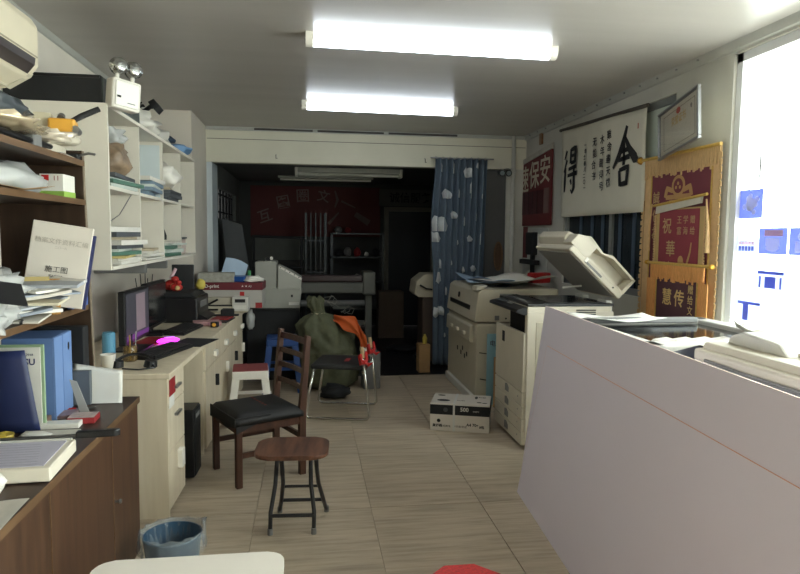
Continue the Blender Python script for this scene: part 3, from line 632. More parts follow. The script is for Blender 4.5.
# card and cardboard leaning at its side
t = thing('leaning_card', 'light blue printed card leaning against the near side of the wide printer', 'card', (1.585, 5.25, 0.0))
B().box(-0.07, 0.16, 0, 0.012, 0, 0.62).out('sheet', mat('light_blue_card', (142, 184, 196), 0.6, 0.06), t)
B().box(0.0, 0.16, -0.002, 0.0, 0.30, 0.48).out('print_panel', mat('faint_print', (168, 198, 206), 0.6), t)
lt = letters([('电气速印', 0.055, 0, 0)], 'lettering', mat('dark_red_ink', (70, 40, 52), 0.6), t); lt.matrix_basis = facing_cam(0.06, -0.001, 0.535)
solo(B().box(-0.10, 0.13, -0.02, 0.02, 0, 0.43, 0.003, 1), 'cardboard_sheet', M_cardboard, 'brown cardboard piece standing between the copier and the wide printer', 'cardboard', (1.66, 5.18, 0), 0.0)

# ---------------------------------------------------------------- paper carton on the floor
cx, cy, rz = 1.115, 4.54, math.atan2(-0.14, 0.42)
t = thing('paper_carton', 'white and black copy-paper carton tied with a strap on the floor', 'box', (0.902, 4.612, 0), rz)
Wc, Dc, Hc = 0.44, 0.30, 0.21
B().box(0, Wc, 0, Dc, 0, Hc, 0.003, 1).out('carton', mat('carton_white', (206, 198, 188), 0.7, 0.05), t)
B().box(-0.001, Wc + 0.001, -0.0015, 0.0, 0.125, 0.198).box(Wc, Wc + 0.0015, 0, Dc, 0.125, 0.198).out('black_band', M_ink, t)
B().box(0.17, 0.185, -0.003, Dc + 0.003, Hc, Hc + 0.002).box(0.17, 0.185, -0.004, -0.0015, 0, Hc + 0.002).out('strap', mat('strap_white', (200, 200, 196), 0.4), t)
def onface(items, name, m, M):
    o = letters(items, name, m, t); o.matrix_basis = M; return o
FM = facing_cam(0, -0.0016, 0)
onface([('500', 0.042, 0.255, 0.168, .001), ('SHEETS', 0.014, 0.34, 0.158)], 'lettering_white', mat('carton_print_white', (210, 206, 198), 0.6), FM)
onface([('复印纸', 0.024, 0.055, 0.040, .001), ('高级静电', 0.020, 0.115, 0.038), ('多功能用纸', 0.020, 0.225, 0.038), ('A4 70g', 0.030, 0.315, 0.055, .001), ('8包', 0.024, 0.385, 0.042, .001)], 'lettering_black', M_ink, facing_cam(0, -0.0006, 0))
B(FM).disc((0.065, 0.078, -0.001), (1, 0, 0), (0, 1, 0), 0.014, 0.014, 14, .001).out('logo', M_ink, t)
B(FM).disc((0.115, 0.162, 0), (1, 0, 0), (0, 1, 0), 0.017, 0.017, 14, .0006).out('round_mark', mat('mark_grey', (70, 70, 74), 0.6), t)
for c, r1, r2 in (((0.09, 0.09), .05, .03), ((0.06, 0.24), .03, .016), ((0.36, 0.07), .02, .012), ((0.40, 0.06), .02, .01), ((0.33, 0.21), .012, .04)): B().disc((c[0], c[1], Hc), (1, 0, 0), (0, 1, 0), r1, r2, 12, .0008).out('printed_mark', M_ink, t)

onface([('复印纸', 0.03, 0.36, 0.22), ('PAPER', 0.022, 0.22, 0.10)], 'lettering_top', M_ink, Matrix.Translation((0, 0, Hc)))

# ---------------------------------------------------------------- near copiers behind the boards
t = thing('flatbed_copier', 'light grey copier with an open dark glass top behind the leaning boards', 'copier', (0, 0, 0))
x0, x1, ya, yb = 1.44, 2.24, 2.50, 3.38
B().box(x0, x1, ya, yb, 0.0, 0.93, 0.015).out('body', M_ltgrey, t)
rim = B()
rim.box(x0 - 0.01, x0 + 0.06, ya - 0.01, yb, 0.93, 1.0, 0.01).box(x1 - 0.08, x1 + 0.01, ya - 0.01, yb, 0.93, 1.0, 0.01).box(x0, x1, ya - 0.01, ya + 0.10, 0.93, 1.0, 0.01).box(x0, x1, yb - 0.10, yb + 0.01, 0.93, 1.0, 0.01)
rim.out('rim', M_ltgrey, t)
B().box(x0 + 0.05, x1 - 0.07, ya + 0.09, yb - 0.09, 0.93, 0.975).out('glass_bed', M_glassdark, t)
B().box(x0 + 0.02, x1 - 0.1, yb - 0.13, yb - 0.085, 0.985, 1.015, 0.006).out('bed_bar', M_grey, t)
cr = B()
for k in range(6):
    xx = x0 + 0.10 + 0.095 * k
    cr.prism([(xx, 0.976), (xx + 0.09, 0.976), (xx + 0.085, 1.0), (xx + 0.02, 0.992)], 'Y', ya + 0.12, ya + 0.20)
cr.out('guide_comb', M_plwhite, t)
pnl = B().prism([(x0 - 0.0, 0.95), (x0 + 0.22, 1.0), (x0 + 0.22, 0.93), (x0 - 0.0, 0.90)], 'Y', ya - 0.19, ya - 0.012, 0.004).out('side_console', M_ltgrey, t)
pmx = frameM((x0 + 0.11, ya - 0.10, 0.9765), (0, -1, 0), (0.975, 0, 0.222))
B(pmx).box(-0.075, 0.075, -0.095, 0.095, 0, 0.004).out('console_screen', mat('console_navy', (38, 44, 58), 0.3), pnl)
B().box(x0, x0 + 0.25, ya - 0.19, ya - 0.012, 0, 0.91, 0.01).out('console_leg', M_ltgrey, t)
print_sheet('curled_sheet', M_paper, 'large white sheet curling over the corner of the open-topped copier', 1.66, 3.26, 1.003, 0.46, 0.24, 0.05, 0.02, seed=2)
print_sheet('curled_sheet', M_paper, 'small white slip beside the dark console of the open-topped copier', 1.72, 2.40, 1.004, 0.14, 0.16, 0.2, 0.01, seed=3)
print_sheet('curled_sheet', M_paper, 'white sheet rolled up at the street side of the open-topped copier', 2.06, 2.66, 1.004, 0.26, 0.20, 0.7, 0.06, seed=1)

t = thing('feeder_copier', 'cream copier with a stepped document feeder lid and a lilac sheet on it', 'copier', (0, 0, 0))
x0, x1, ya, yb = 1.46, 2.22, 1.45, 2.24
B().box(x0 + 0.02, x1, ya, yb, 0.0, 0.965, 0.015).out('body', M_beige, t)
B().box(x0 + 0.005, x1 - 0.02, ya + 0.01, yb - 0.01, 0.966, 0.985).out('seal_gap', M_grey, t)
B().box(x0, x1 - 0.01, ya, yb, 0.986, 1.035, 0.012).out('lid_base', M_beige, t)
B().prism([(x0 + 0.02, 1.034), (x0 + 0.035, 1.060), (x0 + 0.55, 1.064), (x0 + 0.70, 1.034)], 'Y', ya + 0.03, yb - 0.02, 0.006).out('lid_step', M_beige, t)
B().prism([(ya + 0.42, 1.055), (ya + 0.47, 1.10), (yb - 0.14, 1.115), (yb - 0.07, 1.09), (yb - 0.05, 1.055)], 'X', x0 + 0.10, x0 + 0.50, 0.010).out('feeder', M_ltgrey, t)
B().prism([(ya + 0.08, 1.06), (ya + 0.42, 1.062), (ya + 0.42, 1.078), (ya + 0.10, 1.070)], 'X', x0 + 0.13, x0 + 0.48, 0.004).out('input_tray', M_beige, t)
B().tube([(x0 - 0.003, yb - 0.08, 1.0), (x0 - 0.006, yb - 0.3, 0.995), (x0 - 0.006, ya + 0.2, 0.995), (x0 - 0.003, ya + 0.05, 1.0)], 0.006).out('lid_grip', M_grey, t)
print_sheet('lilac_sheet', mat('lilac_paper', (206, 140, 220), 0.7, 0.05), 'lilac sheet of paper lying on the stepped document feeder', 1.80, 1.70, 1.074, 0.24, 0.20, 0.2, 0.006, seed=2)

# ---------------------------------------------------------------- two leaning foam boards
M_board = mat('foam_board', (228, 220, 233), 0.5, 0.035, 1.2)
M_boardedge = mat('foam_edge', (226, 206, 196), 0.6, 0.04)
def leaning(foot, top, along, length, th, label, edge_m):
    u = (Vector(top) - Vector(foot)); hgt = u.length; u.normalize()
    r = Vector(along).normalized()
    M = frameM(foot, r, u)                                   # local x: towards the street end, y: up the slope
    n = (M.to_3x3() @ Vector((0, 0, 1)))
    t = thing('foam_board', label, 'board', M=M, group='white boards leaning on the copiers')
    s = 1 if n.x < 0 else -1
    B().box(0, length, 0, hgt, *sorted((0.0, -s * th))).out('sheet', M_board, t)
    B().box(0, length, hgt, hgt + 0.0012, *sorted((0.0, -s * th))).box(-0.0012, 0, 0, hgt, *sorted((0.0, -s * th))).out('edge_band', edge_m, t)
leaning((1.177, 3.409, 0.001), (1.327, 3.399, 0.841), (-0.066, -0.998, 0), 2.3, 0.006, 'shorter grey-white foam board leaning in front of a taller one', mat('pinkish_edge', (222, 160, 140), 0.6))
leaning((1.24, 3.55, 0.001), (1.367, 3.542, 1.050), (-0.066, -0.998, 0), 2.4, 0.008, 'taller grey-white foam board leaning against the near copiers', M_boardedge)

# ---------------------------------------------------------------- curtain, pipe, spotlight
def cur(u, v):
    """u across, v from hem to top"""
    x = 1.345 + 0.575 * u + (1 - v) * (0.0 - 0.06 * u)
    if v < 0.93 and u < 0.25: x += -0.05 * math.sin(PI * min(1, (0.93 - v) / 0.45)) * (1 - u / 0.25) * (0.6)
    a = 0.050 * (0.45 + 0.55 * v)
    y = 6.79 + a * math.sin(u * 2 * PI * 8.5 + 0.5 * math.sin(v * 3)) + 0.012 * math.sin(u * 11 + v * 4)
    return Vector((x, y, 0.04 + 2.235 * v))
t = thing('curtain', 'slate blue curtain with white cloud and house motifs beside the opening', 'curtain', (0, 0, 0))
B().sheet(cur, 120, 24, (0, -0.002, 0)).out('cloth', mat('slate_blue_cloth', (100, 116, 132), 0.85, 0.12, 5), t, True)
B().cyl((1.30, 6.83, 2.285), (2.0, 6.83, 2.285), 0.008).out('rod', M_steel, t)
for k in range(8): B().tube([(1.36 + 0.078 * k + 0.012 * math.cos(a * .8), 6.83, 2.285 + 0.014 * math.sin(a * .8)) for a in range(8)], 0.0025, 6, True).out('ring', M_steel, t)
M_motif = mat('motif_white', (214, 218, 220), 0.85, 0.06)
rnd = random.Random(3)
def motif(kind, u, v, s):
    b = B()
    def q(du, dv): 
        p = cur(min(.995, max(.005, u + du)), min(.99, max(.01, v + dv))); p.y -= 0.006; return p
    shp = {'cloud': [(-.05, -.018), (.05, -.018), (.062, 0), (.045, .018), (.02, .03), (-.01, .026), (-.03, .034), (-.055, .012)],
           'house': [(-.018, -.03), (.018, -.03), (.018, .022), (0, .038), (-.018, .022)], 'star': [(-.02, -.012), (.0, -.02), (.022, -.01), (.014, .016), (-.012, .018)]}[kind]
    n = 10
    # fill as strips in v so the patch follows the folds
    us = [p[0] for p in shp]; lo, hi = min(us), max(us); cols_ = []
    for i in range(n + 1):
        a = lo + (hi - lo) * i / n; ys = []
        for k in range(len(shp)):
            p, r = shp[k], shp[(k + 1) % len(shp)]
            if (p[0] - a) * (r[0] - a) <= 0 and p[0] != r[0]: ys.append(p[1] + (r[1] - p[1]) * (a - p[0]) / (r[0] - p[0]))
        if len(ys) >= 2: cols_.append((a, min(ys), max(ys)))
    F_ = [(q(a * s * 1.6, y0 * s), q(a * s * 1.6, y1 * s)) for a, y0, y1 in cols_]
    A = [(b.vs([p]) + b.vs([r])) for p, r in F_]; C = [(b.vs([p + Vector((0, .002, 0))]) + b.vs([r + Vector((0, .002, 0))])) for p, r in F_]
    for i in range(len(A) - 1):
        b.f([A[i][0], A[i + 1][0], A[i + 1][1], A[i][1]]); b.f([C[i][0], C[i][1], C[i + 1][1], C[i + 1][0]])
        b.f([A[i][1], A[i + 1][1], C[i + 1][1], C[i][1]]); b.f([A[i][0], C[i][0], C[i + 1][0], A[i + 1][0]])
    b.out('motif', M_motif, t, True)
for kind, u, v, s in (('cloud', .12, .68, 1.5), ('cloud', .05, .62, 1.0), ('star', .10, .43, 1.6), ('star', .05, .26, 1.4), ('cloud', .62, .93, 1.0), ('house', .68, .86, .8)):
    motif(kind, u, v, s)
for r_ in range(8):
    for c_ in range(4):
        u_ = .14 + .225 * c_ + .10 * (r_ % 2) + rnd.uniform(-.02, .02); v_ = .955 - .118 * r_ + rnd.uniform(-.02, .02)
        if u_ < .93 and not (u_ < .25 and .58 < v_ < .74): motif(['house', 'star', 'cloud', 'house', 'star'][(r_ * 2 + c_ * 3) % 5], u_, v_, [.62, .9, .62, .75, .7][(r_ + c_) % 5])
t = thing('drain_pipe', 'white vertical pipe standing in the corner by the maroon sign', 'pipe', (2.235, 6.87, 0))
B().cyl((0, 0, 0), (0, 0, 2.55), 0.022, n=16).out('pipe', mat('pipe_white', (206, 206, 200), 0.5), t, True)
for z in (0.6, 1.5, 2.15): B().cyl((0, 0, z), (0, 0, z + 0.05), 0.027, n=16).out('collar', MATS['pipe_white'], t)
t = thing('twin_spotlight', 'small black twin spotlight fixed between the curtain and the corner pipe', 'spotlight', (2.12, 6.90, 2.12))
B().tube([(0.15, 0, 0.05), (0.05, -0.04, 0.07), (0.0, -0.07, 0.06)], 0.008).out('arm', M_steel, t)
for s in (-1, 1):
    h = B().cyl((s * 0.036, -0.05, 0.03), (s * 0.036, -0.12, 0.015), 0.033, 0.036, 16).out('lamp_head', M_black, t)
    B().cyl((s * 0.036, -0.12, 0.0151), (s * 0.036, -0.124, 0.0148), 0.026, n=14).out('lens', mat('lens_grey', (140, 150, 150), 0.1), h)
t = thing('woven_tray', 'brown oval woven tray hung beside the curtain', 'tray', M=facing_cam(2.095, 6.915, 1.23))
B().disc((0, 0, 0), (1, 0, 0), (0, 1, 0), 0.045, 0.155, 24, 0.012).out('base', mat('brown_wicker', (84, 60, 42), 0.8, 0.3, 60), t)
B().tube([(0.046 * math.cos(a * PI / 12), 0.157 * math.sin(a * PI / 12), 0.012) for a in range(24)], 0.008, 6, True).out('rim', mat('dark_wicker', (110, 82, 56), 0.8), t)

dl = struct(B().box(1.94, 2.17, 6.92, 6.96, 0, 2.18, 0.004, 1).out('door_1', mat('dark_door', (84, 84, 84), 0.6, 0.2, 3)), 'dark grey door leaf beside the curtain')
# ---------------------------------------------------------------- air conditioner
t = thing('air_conditioner', 'cream wall air conditioner above the wooden bookshelf', 'air conditioner', (XL, 2.30, 2.09))
prof = [(0.0, 0.0), (0.08, 0.0), (0.185, 0.05), (0.225, 0.10), (0.228, 0.27), (0.20, 0.315), (0.0, 0.315)]
B().prism(prof, 'Y', 0.0, 0.87, 0.010).out('casing', mat('ac_cream', (224, 214, 190), 0.45, 0.05), t)
B().prism([(0.196, 0.060), (0.227, 0.098), (0.2315, 0.128), (0.224, 0.132), (0.218, 0.105), (0.188, 0.067)], 'Y', 0.03, 0.82).out('louver', mat('ac_louver', (60, 52, 52), 0.35), t, label='dark air outlet louver')
B().box(0.05, 0.12, 0.05, 0.80, -0.004, 0.004).out('outlet_vane', mat('ac_vane', (206, 198, 176), 0.5), t)
B().box(0.221, 0.2295, 0.02, 0.85, 0.136, 0.142).out('panel_seam', mat('ac_seam', (170, 160, 138), 0.5), t)
B().prism([(0.10, 0.0), (0.19, 0.055), (0.20, 0.07), (0.19, 0.08), (0.1, 0.02)], 'Y', 0.83, 0.872).out('end_trim', mat('ac_vane', (206, 198, 176)), t)
B().tube([(0.05, 0.70, 0.0), (0.045, 0.72, -0.10), (0.03, 0.70, -0.25)], 0.022, 10).out('hose', M_plwhite, t)

# ---------------------------------------------------------------- white cubby cupboard on the wall
CX, CY0, CB, CZ0, CZ1 = -0.955, 3.30, 0.60, 1.265, 2.07
t = thing('wall_cupboard', 'white open wall cupboard with two rows of cluttered cubbyholes', 'cupboard', (0, 0, 0))
B().box(XL + 0.001, XL + 0.012, CY0, CY0 + 4 * CB, CZ0, CZ1).out('back_panel', M_white, t)
B().box(XL + 0.012, CX, CY0, CY0 + 0.018, CZ0, CZ1).out('side_panel', M_white, t)
B().box(XL + 0.012, CX, CY0 + 4 * CB - 0.018, CY0 + 4 * CB, CZ0, CZ1).out('side_panel', M_white, t)
B().box(XL + 0.012, CX + 0.005, CY0 + .018, CY0 + 4 * CB - .018, CZ1 - 0.018, CZ1).out('top_panel', M_white, t)
B().box(XL + 0.012, CX + 0.005, CY0 + .018, CY0 + 4 * CB - .018, CZ0, CZ0 + 0.018).out('bottom_panel', M_white, t)
ZM = 1.672
for k in (1, 2, 3):
    B().box(XL + 0.012, CX - 0.004, CY0 + k * CB - 0.009, CY0 + k * CB + 0.009, CZ0 + 0.018, CZ1 - 0.018).out('divider', M_white, t)
for k in range(4):
    B().box(XL + 0.012, CX - 0.008, CY0 + k * CB + 0.018 * (k == 0) + 0.009 * (k > 0), CY0 + (k + 1) * CB - 0.009 - 0.009 * (k == 3), ZM - 0.009, ZM + 0.009).out('shelf', M_white, t)
for yy in (4.55, 5.20): 
    B().box(XL, CX - 0.14, yy, yy + 0.05, CZ0 - 0.09, CZ0 - 0.001, 0.004, 1).out('bracket', M_grey, t)
# clutter in the cubbies
CUBC = {'w': (222, 218, 208), 'g': (196, 204, 196), 'b': (120, 140, 156), 'd': (84, 88, 92), 't': (190, 176, 150), 'gr': (84, 120, 104), 'y': (206, 186, 120)}
def booklet(x, y, z, w, l, h, rot, c, label, group, name='booklet', bend=0.0):
    m = mat('booklet_' + c, CUBC[c], 0.6, 0.12, 20)
    b = B(); b.sheet(lambda u, v: ((u - .5) * w, (v - .5) * l, h + bend * (2 * abs(v - .5)) ** 2), 2, 8, (0, 0, h)); return solo(b, name, m, label, 'booklet', (x, y, z), rot, group)
rnd = random.Random(11)
ORD = ['lowest', 'second from the bottom', 'third from the bottom', 'fourth from the bottom', 'fifth from the bottom', 'sixth from the bottom', 'seventh from the bottom', 'eighth from the bottom', 'ninth from the bottom', 'tenth from the bottom']
CNAME = {'w': 'white paper', 'g': 'pale grey-green booklet', 'b': 'blue-grey booklet', 'd': 'dark booklet', 't': 'tan booklet', 'gr': 'green booklet', 'y': 'yellow booklet'}
def stack(y, z, cs, place, x=-1.09, wr=(.22, .27), lr=(.38, .46), hr=(.010, .026)):
    y += .06
    zz = z
    for k, c in enumerate(cs):
        h = rnd.uniform(*hr)
        booklet(x + rnd.uniform(-.02, .03), y + rnd.uniform(-.03, .03), zz + 0.0005, rnd.uniform(*wr), rnd.uniform(*lr), h, rnd.uniform(-.15, .15), c, CNAME[c] + ', ' + ORD[k] + ' of the pile ' + place, 'papers ' + place)
        zz += h + 0.0012
    return zz
zt = CZ0 + 0.0185; zm = ZM + 0.0095
z1 = stack(CY0 + .30, zt, ['w', 'w', 'y', 'gr', 'g', 'd', 'w', 't', 'd', 'w'], 'in the first bottom cubbyhole')
stack(CY0 + .90, zt, ['w', 'w', 'w', 'w', 't'], 'in the second bottom cubbyhole')
stack(CY0 + 1.50, zt, ['gr', 'gr', 'g', 'gr', 'g', 'w'], 'in the third bottom cubbyhole')
zz_ = stack(CY0 + .30, zm, ['g', 'gr', 'g', 'd'], 'in the first top cubbyhole')
stack(CY0 + .90, zm, ['b', 'b', 'g', 'b', 'w'], 'in the second top cubbyhole')
z3 = stack(CY0 + 1.50, zm, ['d', 'd', 'd', 't'], 'in the third top cubbyhole', lr=(.44, .5))
solo(B().blob((.24, .30, .19), 3, .25, 2.4, 3, ridge=.35), 'plastic_bag', mat('brown_bag', (150, 128, 104), 0.45, 0.5, 14), 'brown patterned plastic bag in the top cubbyhole beside the bookshelf', 'bag', (-1.08, CY0 + .40, zz_), 0.3, smooth=True)
solo(B().blob((.20, .24, .11), 5, .3, 2.4, 3, ridge=.4), 'plastic_bag', M_filmg, 'clear crumpled bag lying on top of the brown bag', 'bag', (-1.08, CY0 + .42, zz_ + .165), 0.3, smooth=True)
solo(B().blob((.26, .32, .20), 8, .3, 2.0, 3, ridge=.3), 'plastic_bag', M_plwhite, 'white crumpled bag in the third top cubbyhole', 'bag', (-1.05, CY0 + 1.56, z3 + .001), 0.3, smooth=True)
B_ = B().box(-.14, .14, -.20, .20, 0, .12, .004, 1); solo(B_, 'small_carton', mat('pinkish_carton', (206, 188, 178), .7, .08), 'pinkish carton in the cubbyhole next to the white pier', 'box', (-1.15, CY0 + 2.1, zt), 0.05)
booklet(-1.13, CY0 + 2.1, zt + .121, .28, .40, .014, .1, 'd', 'dark booklet lying on the pinkish carton', 'papers on the carton')
solo(B().tube([(0, -.2, 0), (0.02, 0, .06), (.05, .16, .19)], .003, 6), 'wire', M_steel, 'thin bent wire in the bottom cubbyhole beside the bookshelf', 'wire', (-1.03, CY0 + .36, z1 + .004))
solo(B().lathe([(.02, 0), (.022, .03), (.012, .06), (.004, .08)], n=12), 'ink_bottle', M_blackm, 'tiny black bottle on the green papers in a bottom cubbyhole', 'bottle', (-1.03, CY0 + 1.52, zt + 0.118))

solo(B().box(-.19, .19, 0, .004, 0, .345), 'blue_sheet', mat('bluish_sheet', (206, 216, 218), .4, .05), 'pale blue sheet standing at the back end of the second top cubbyhole', 'sheet', (-1.165, CY0 + 2 * CB - .018, ZM + .0105), 0)
# on top of the cupboard
t = thing('display_case', 'long black box lying on top of the white cupboard', 'box', (0, 0, CZ1))
B().box(XL + 0.003, -0.985, CY0 + 0.02, CY0 + 0.72, 0.001, 0.135, 0.004, 1).out('case', M_blackm, t)
B().box(-0.984, -0.980, CY0 + 0.03, CY0 + 0.71, 0.008, 0.128).out('end_face', mat('greenish_end', (66, 74, 70), 0.5), t)
B().box(XL + 0.01, -0.99, CY0 + 0.015, CY0 + 0.019, 0.118, 0.128).out('seam', M_black, t)
eM = Matrix.Translation((-0.895, 3.35, 2.045)) @ Matrix.Rotation(math.radians(46), 4, 'Z') @ Matrix.Rotation(math.radians(5), 4, 'Y')
t = thing('emergency_light', 'white emergency light with two round lamps hung on the cupboard corner', 'lamp', M=eM)
B().box(-0.075, 0.075, -0.03, 0.04, 0.0, 0.145, 0.012).out('battery_box', M_plwhite, t)
B().box(-0.062, 0.062, -0.036, -0.029, 0.012, 0.132, 0.006).out('front_panel', mat('gloss_white', (238, 236, 230), .15, .02), t)
B().box(-0.055, -0.035, -0.0375, -0.036, 0.05, 0.06).out('switch', M_blackm, t)
B().box(0.0, 0.04, -0.0375, -0.036, 0.03, 0.034).out('print_line', M_grey, t)
for s in (-1, 1):
    B().cyl((s * 0.040, 0.0, 0.144), (s * 0.040, 0.0, 0.175), 0.010).out('neck', M_plwhite, t)
    h = B().lathe([(0.012, 0.02), (0.034, 0.012), (0.042, -0.012), (0.040, -0.02)], n=20).out('lamp_head', M_chrome, t, True)
    h.matrix_basis = Matrix.Translation((s * 0.038, -0.005, 0.205)) @ Matrix.Rotation(math.radians(-85), 4, 'X') @ Matrix.Rotation(PI, 4, 'X')
    l = B().lathe([(0.039, 0.0), (0.034, 0.010), (0.018, 0.015), (0.002, 0.016)], n=20).out('lens', mat('lamp_lens', (190, 192, 190), 0.12, .3, 60, metal=.85), t, True)
    l.matrix_basis = Matrix.Translation((s * 0.038, -0.025, 0.205)) @ Matrix.Rotation(math.radians(85), 4, 'X')
solo(B().blob((.34, .52, .16), 21, .28, 2.2, 3, ridge=.4), 'white_bag', mat('white_bag', (220, 216, 206), .45, .1), 'white plastic bundle on top of the cupboard with black gear on it', 'bag', (-1.12, 4.35, CZ1), .1, smooth=True)
solo(B().blob((.30, .42, .14), 25, .28, 2.2, 3, ridge=.4), 'white_bag', mat('grey_white_bag', (196, 192, 184), .45, .1), 'grey-white plastic bundle on the cupboard end near the pier', 'bag', (-1.14, 4.88, CZ1), .1, smooth=True)
t = thing('headphones', 'tangled black headset and cables on the white bundle', 'headset', (-1.10, 4.28, CZ1 + .13))
B().tube([(.13 * math.cos(a * .35), .15 * math.sin(a * .35), .04 + .02 * math.sin(a)) for a in range(14)], .014, 8).out('band', M_blackm, t)
for a in (-.13, .14): B().cyl((a, 0, 0.03), (a + .03, 0, .055), .05, .045, 14).out('ear_cup', M_blackm, t)
B().tube([(.06 * math.cos(a * .9), .1 + .07 * math.sin(a * .7), .06 + .01 * math.sin(a * 2)) for a in range(16)], .006, 6).out('cable', M_blackm, t)
t = thing('blue_pouch', 'bright blue pouch hanging over the cupboard end', 'pouch', (-1.08, 5.45, CZ1))
B().blob((.26, .30, .10), 31, .25, 2.2, 3, ridge=.3).out('pouch', mat('pouch_blue', (110, 150, 190), .5, .3, 10), t, True)
B().blob((.20, .22, .06), 33, .25, 2.2, 2, (-.05, -.12, .085)).out('flap', mat('pouch_navy', (50, 66, 84), .6), t, True)

# ---------------------------------------------------------------- brown low cabinet
# the cabinet, the bookshelf and all that lies on them are drawn on a 0.65 m high top and then sized to the real 0.74 m unit
BEFORE = {o.name for o in bpy.data.objects}
XW = -1.60; FOOT = -0.1837
KX, KZ, KY0, KY1 = -0.83, 0.65, 0.95, 3.24
t = thing('low_cabinet', 'dark brown low cabinet with plain doors along the left wall', 'cabinet', (0, 0, 0))
B().box(XW, KX - 0.02, KY0, KY1 - 0.002, FOOT + 0.05, KZ - 0.03).out('carcass', M_walnut, t)
B().box(XW, KX - 0.05, KY0 + .02, KY1 - 0.02, FOOT, FOOT + 0.05).out('plinth', M_blackm, t)
B().box(XW, KX + 0.008, KY0 - 0.01, KY1, KZ - 0.03, KZ).out('worktop', M_walnutY, t)
B().box(KX + 0.008, KX + 0.0105, KY0 - 0.01, KY1, KZ - 0.03, KZ).out('edge_band', M_oakedge, t, label='light worn edge strip')
ds = [KY0, 1.50, 2.155, 2.82, KY1 - 0.002]
for k in range(4):
    d = B().box(KX - 0.02, KX, ds[k] + 0.003, ds[k + 1] - 0.003, FOOT + 0.06, KZ - 0.034, 0.0015, 1).out('cabinet_door', M_walnut, t)
    B().box(KX - 0.002, KX + 0.001, ds[k] + 0.001, ds[k] + 0.0045, FOOT + 0.06, KZ - 0.034).out('door_edging', M_oakedge, d)
    if k == 3: B().lathe([(.005, 0), (.005, .012), (.011, .018), (.009, .026), (.002, .028)], n=14).out('knob', M_steel, d).matrix_basis = Matrix.Translation((KX, 2.845, 0.285)) @ Matrix.Rotation(PI / 2, 4, 'Y')

# ---------------------------------------------------------------- bookshelf on the cabinet
HX, HY0, HY1, HZ = -1.04, 1.45, 3.24, 1.78
t = thing('bookshelf', 'brown wooden bookshelf standing on the low cabinet, crammed with stuff', 'bookshelf', (0, 0, KZ))
zz = lambda z: z - KZ
B().box(XW, XW + 0.014, HY0, HY1, 0, zz(HZ)).out('back_panel', M_hutch, t)
B().prism([(XL + .014, 0), (HX + 0.02, 0), (HX - 0.01, zz(HZ + .05)), (XL + .014, zz(HZ + .05))], 'Y', HY1 - 0.022, HY1).out('side_panel', M_hutch, t)
B().prism([(HX + 0.02, 0), (HX + 0.024, 0), (HX - 0.006, zz(HZ + .05)), (HX - .01, zz(HZ + .05))], 'Y', HY1 - 0.022, HY1).out('side_edging', mat('grey_edging', (132, 118, 100), .6), t)
B().prism([(XL + .014, 0), (HX + 0.02, 0), (HX - 0.01, zz(HZ)), (XL + .014, zz(HZ))], 'Y', HY0, HY0 + .022).out('side_panel', M_hutch, t)
for nm, z in (('shelf_top', HZ - .022), ('shelf', 1.578), ('shelf', 1.085)):
    s_ = B().box(XL + 0.014, HX, HY0 + .022, HY1 - 0.022, zz(z), zz(z + 0.022)).out(nm, M_hutch, t)
    B().box(HX, HX + 0.003, HY0 + .022, HY1 - 0.022, zz(z) - .002, zz(z + 0.024)).out('shelf_edging', M_oakedge, s_)
# top of the bookshelf
zt = HZ + 0.0005
solo(B().blob((.26, .50, .11), 41, .2, 2.0, 3, ridge=.25), 'dark_bag', mat('slate_bag', (58, 64, 68), .35, .2), 'dark slate plastic bag, uppermost in the heap on the bookshelf', 'bag', (-1.18, 2.62, zt + .085), .05, smooth=True)
solo(B().blob((.28, .54, .07), 43, .3, 2.8, 3, ridge=.6), 'foil_bag', mat('foil', (206, 188, 156), .22, .5, 10, metal=.5), 'shiny foil bag under the dark bag on the bookshelf', 'bag', (-1.16, 2.64, zt + .045), .05, smooth=True)
solo(B().blob((.22, .20, .05), 45, .3, 2.8, 3, ridge=.5), 'foil_scrap', mat('foil_pale', (228, 216, 196), .25, .3, 10, metal=.3), 'pale foil scrap below the yellow tool on the bookshelf', 'foil', (-1.12, 2.96, zt + .055), .2, smooth=True)
t = thing('folded_tripod', 'black folded tripod lying on the bookshelf top', 'tripod', (-1.12, 2.70, zt + .028))
for k in range(3): B().cyl((.03 * k - .03, -.5, 0.0), (.025 * k - .02, .26, .005), .014, .011, 10).out('leg', M_black, t)
B().cyl((.0, .26, .01), (.0, .42, .012), .010, .006).out('column', M_black, t)
B().box(-.045, .045, .06, .14, -.02, .035, .008).out('collar', M_grey, t)
solo(B().sheet(lambda u, v: (.14 - .28 * v + .0, (u - .5) * .30, .002 + .05 * v * v), 6, 8), 'folded_sheet', M_paper, 'white sheet of paper under the tripod on the bookshelf', 'paper', (-1.17, 3.02, zt), .1)
t = thing('yellow_tool', 'yellow hand tool with a black handle on the bookshelf top', 'tool', (-1.08, 3.10, zt + .135), 0.2)
B().box(-.06, .05, -.05, .05, -.025, .035, .01).out('body', mat('tool_yellow', (226, 166, 60), .45, .15), t)
B().tube([(.03, .0, .03), (.07, .02, .06), (.14, .04, .10)], [.012, .014, .013], 10).out('handle', M_black, t)
B().cyl((-.01, -.03, .035), (-.01, .0, .05), .016).out('wheel', M_steel, t); B().cyl((.05, -.05, -.01), (.05, .05, -.01), .016).out('wheel', M_steel, t)
B().box(-.12, -.05, -.02, .03, -.01, .06, .004).out('cream_block', mat('cream_block', (216, 206, 178), .6), t)
solo(B().blob((.16, .20, .05), 47, .2, 2.0, 2), 'tool_rest', mat('paper_wad', (196, 188, 170), .8), 'crumpled paper wad holding up the yellow tool on the bookshelf', 'paper', (-1.10, 3.12, zt + .062), smooth=True)
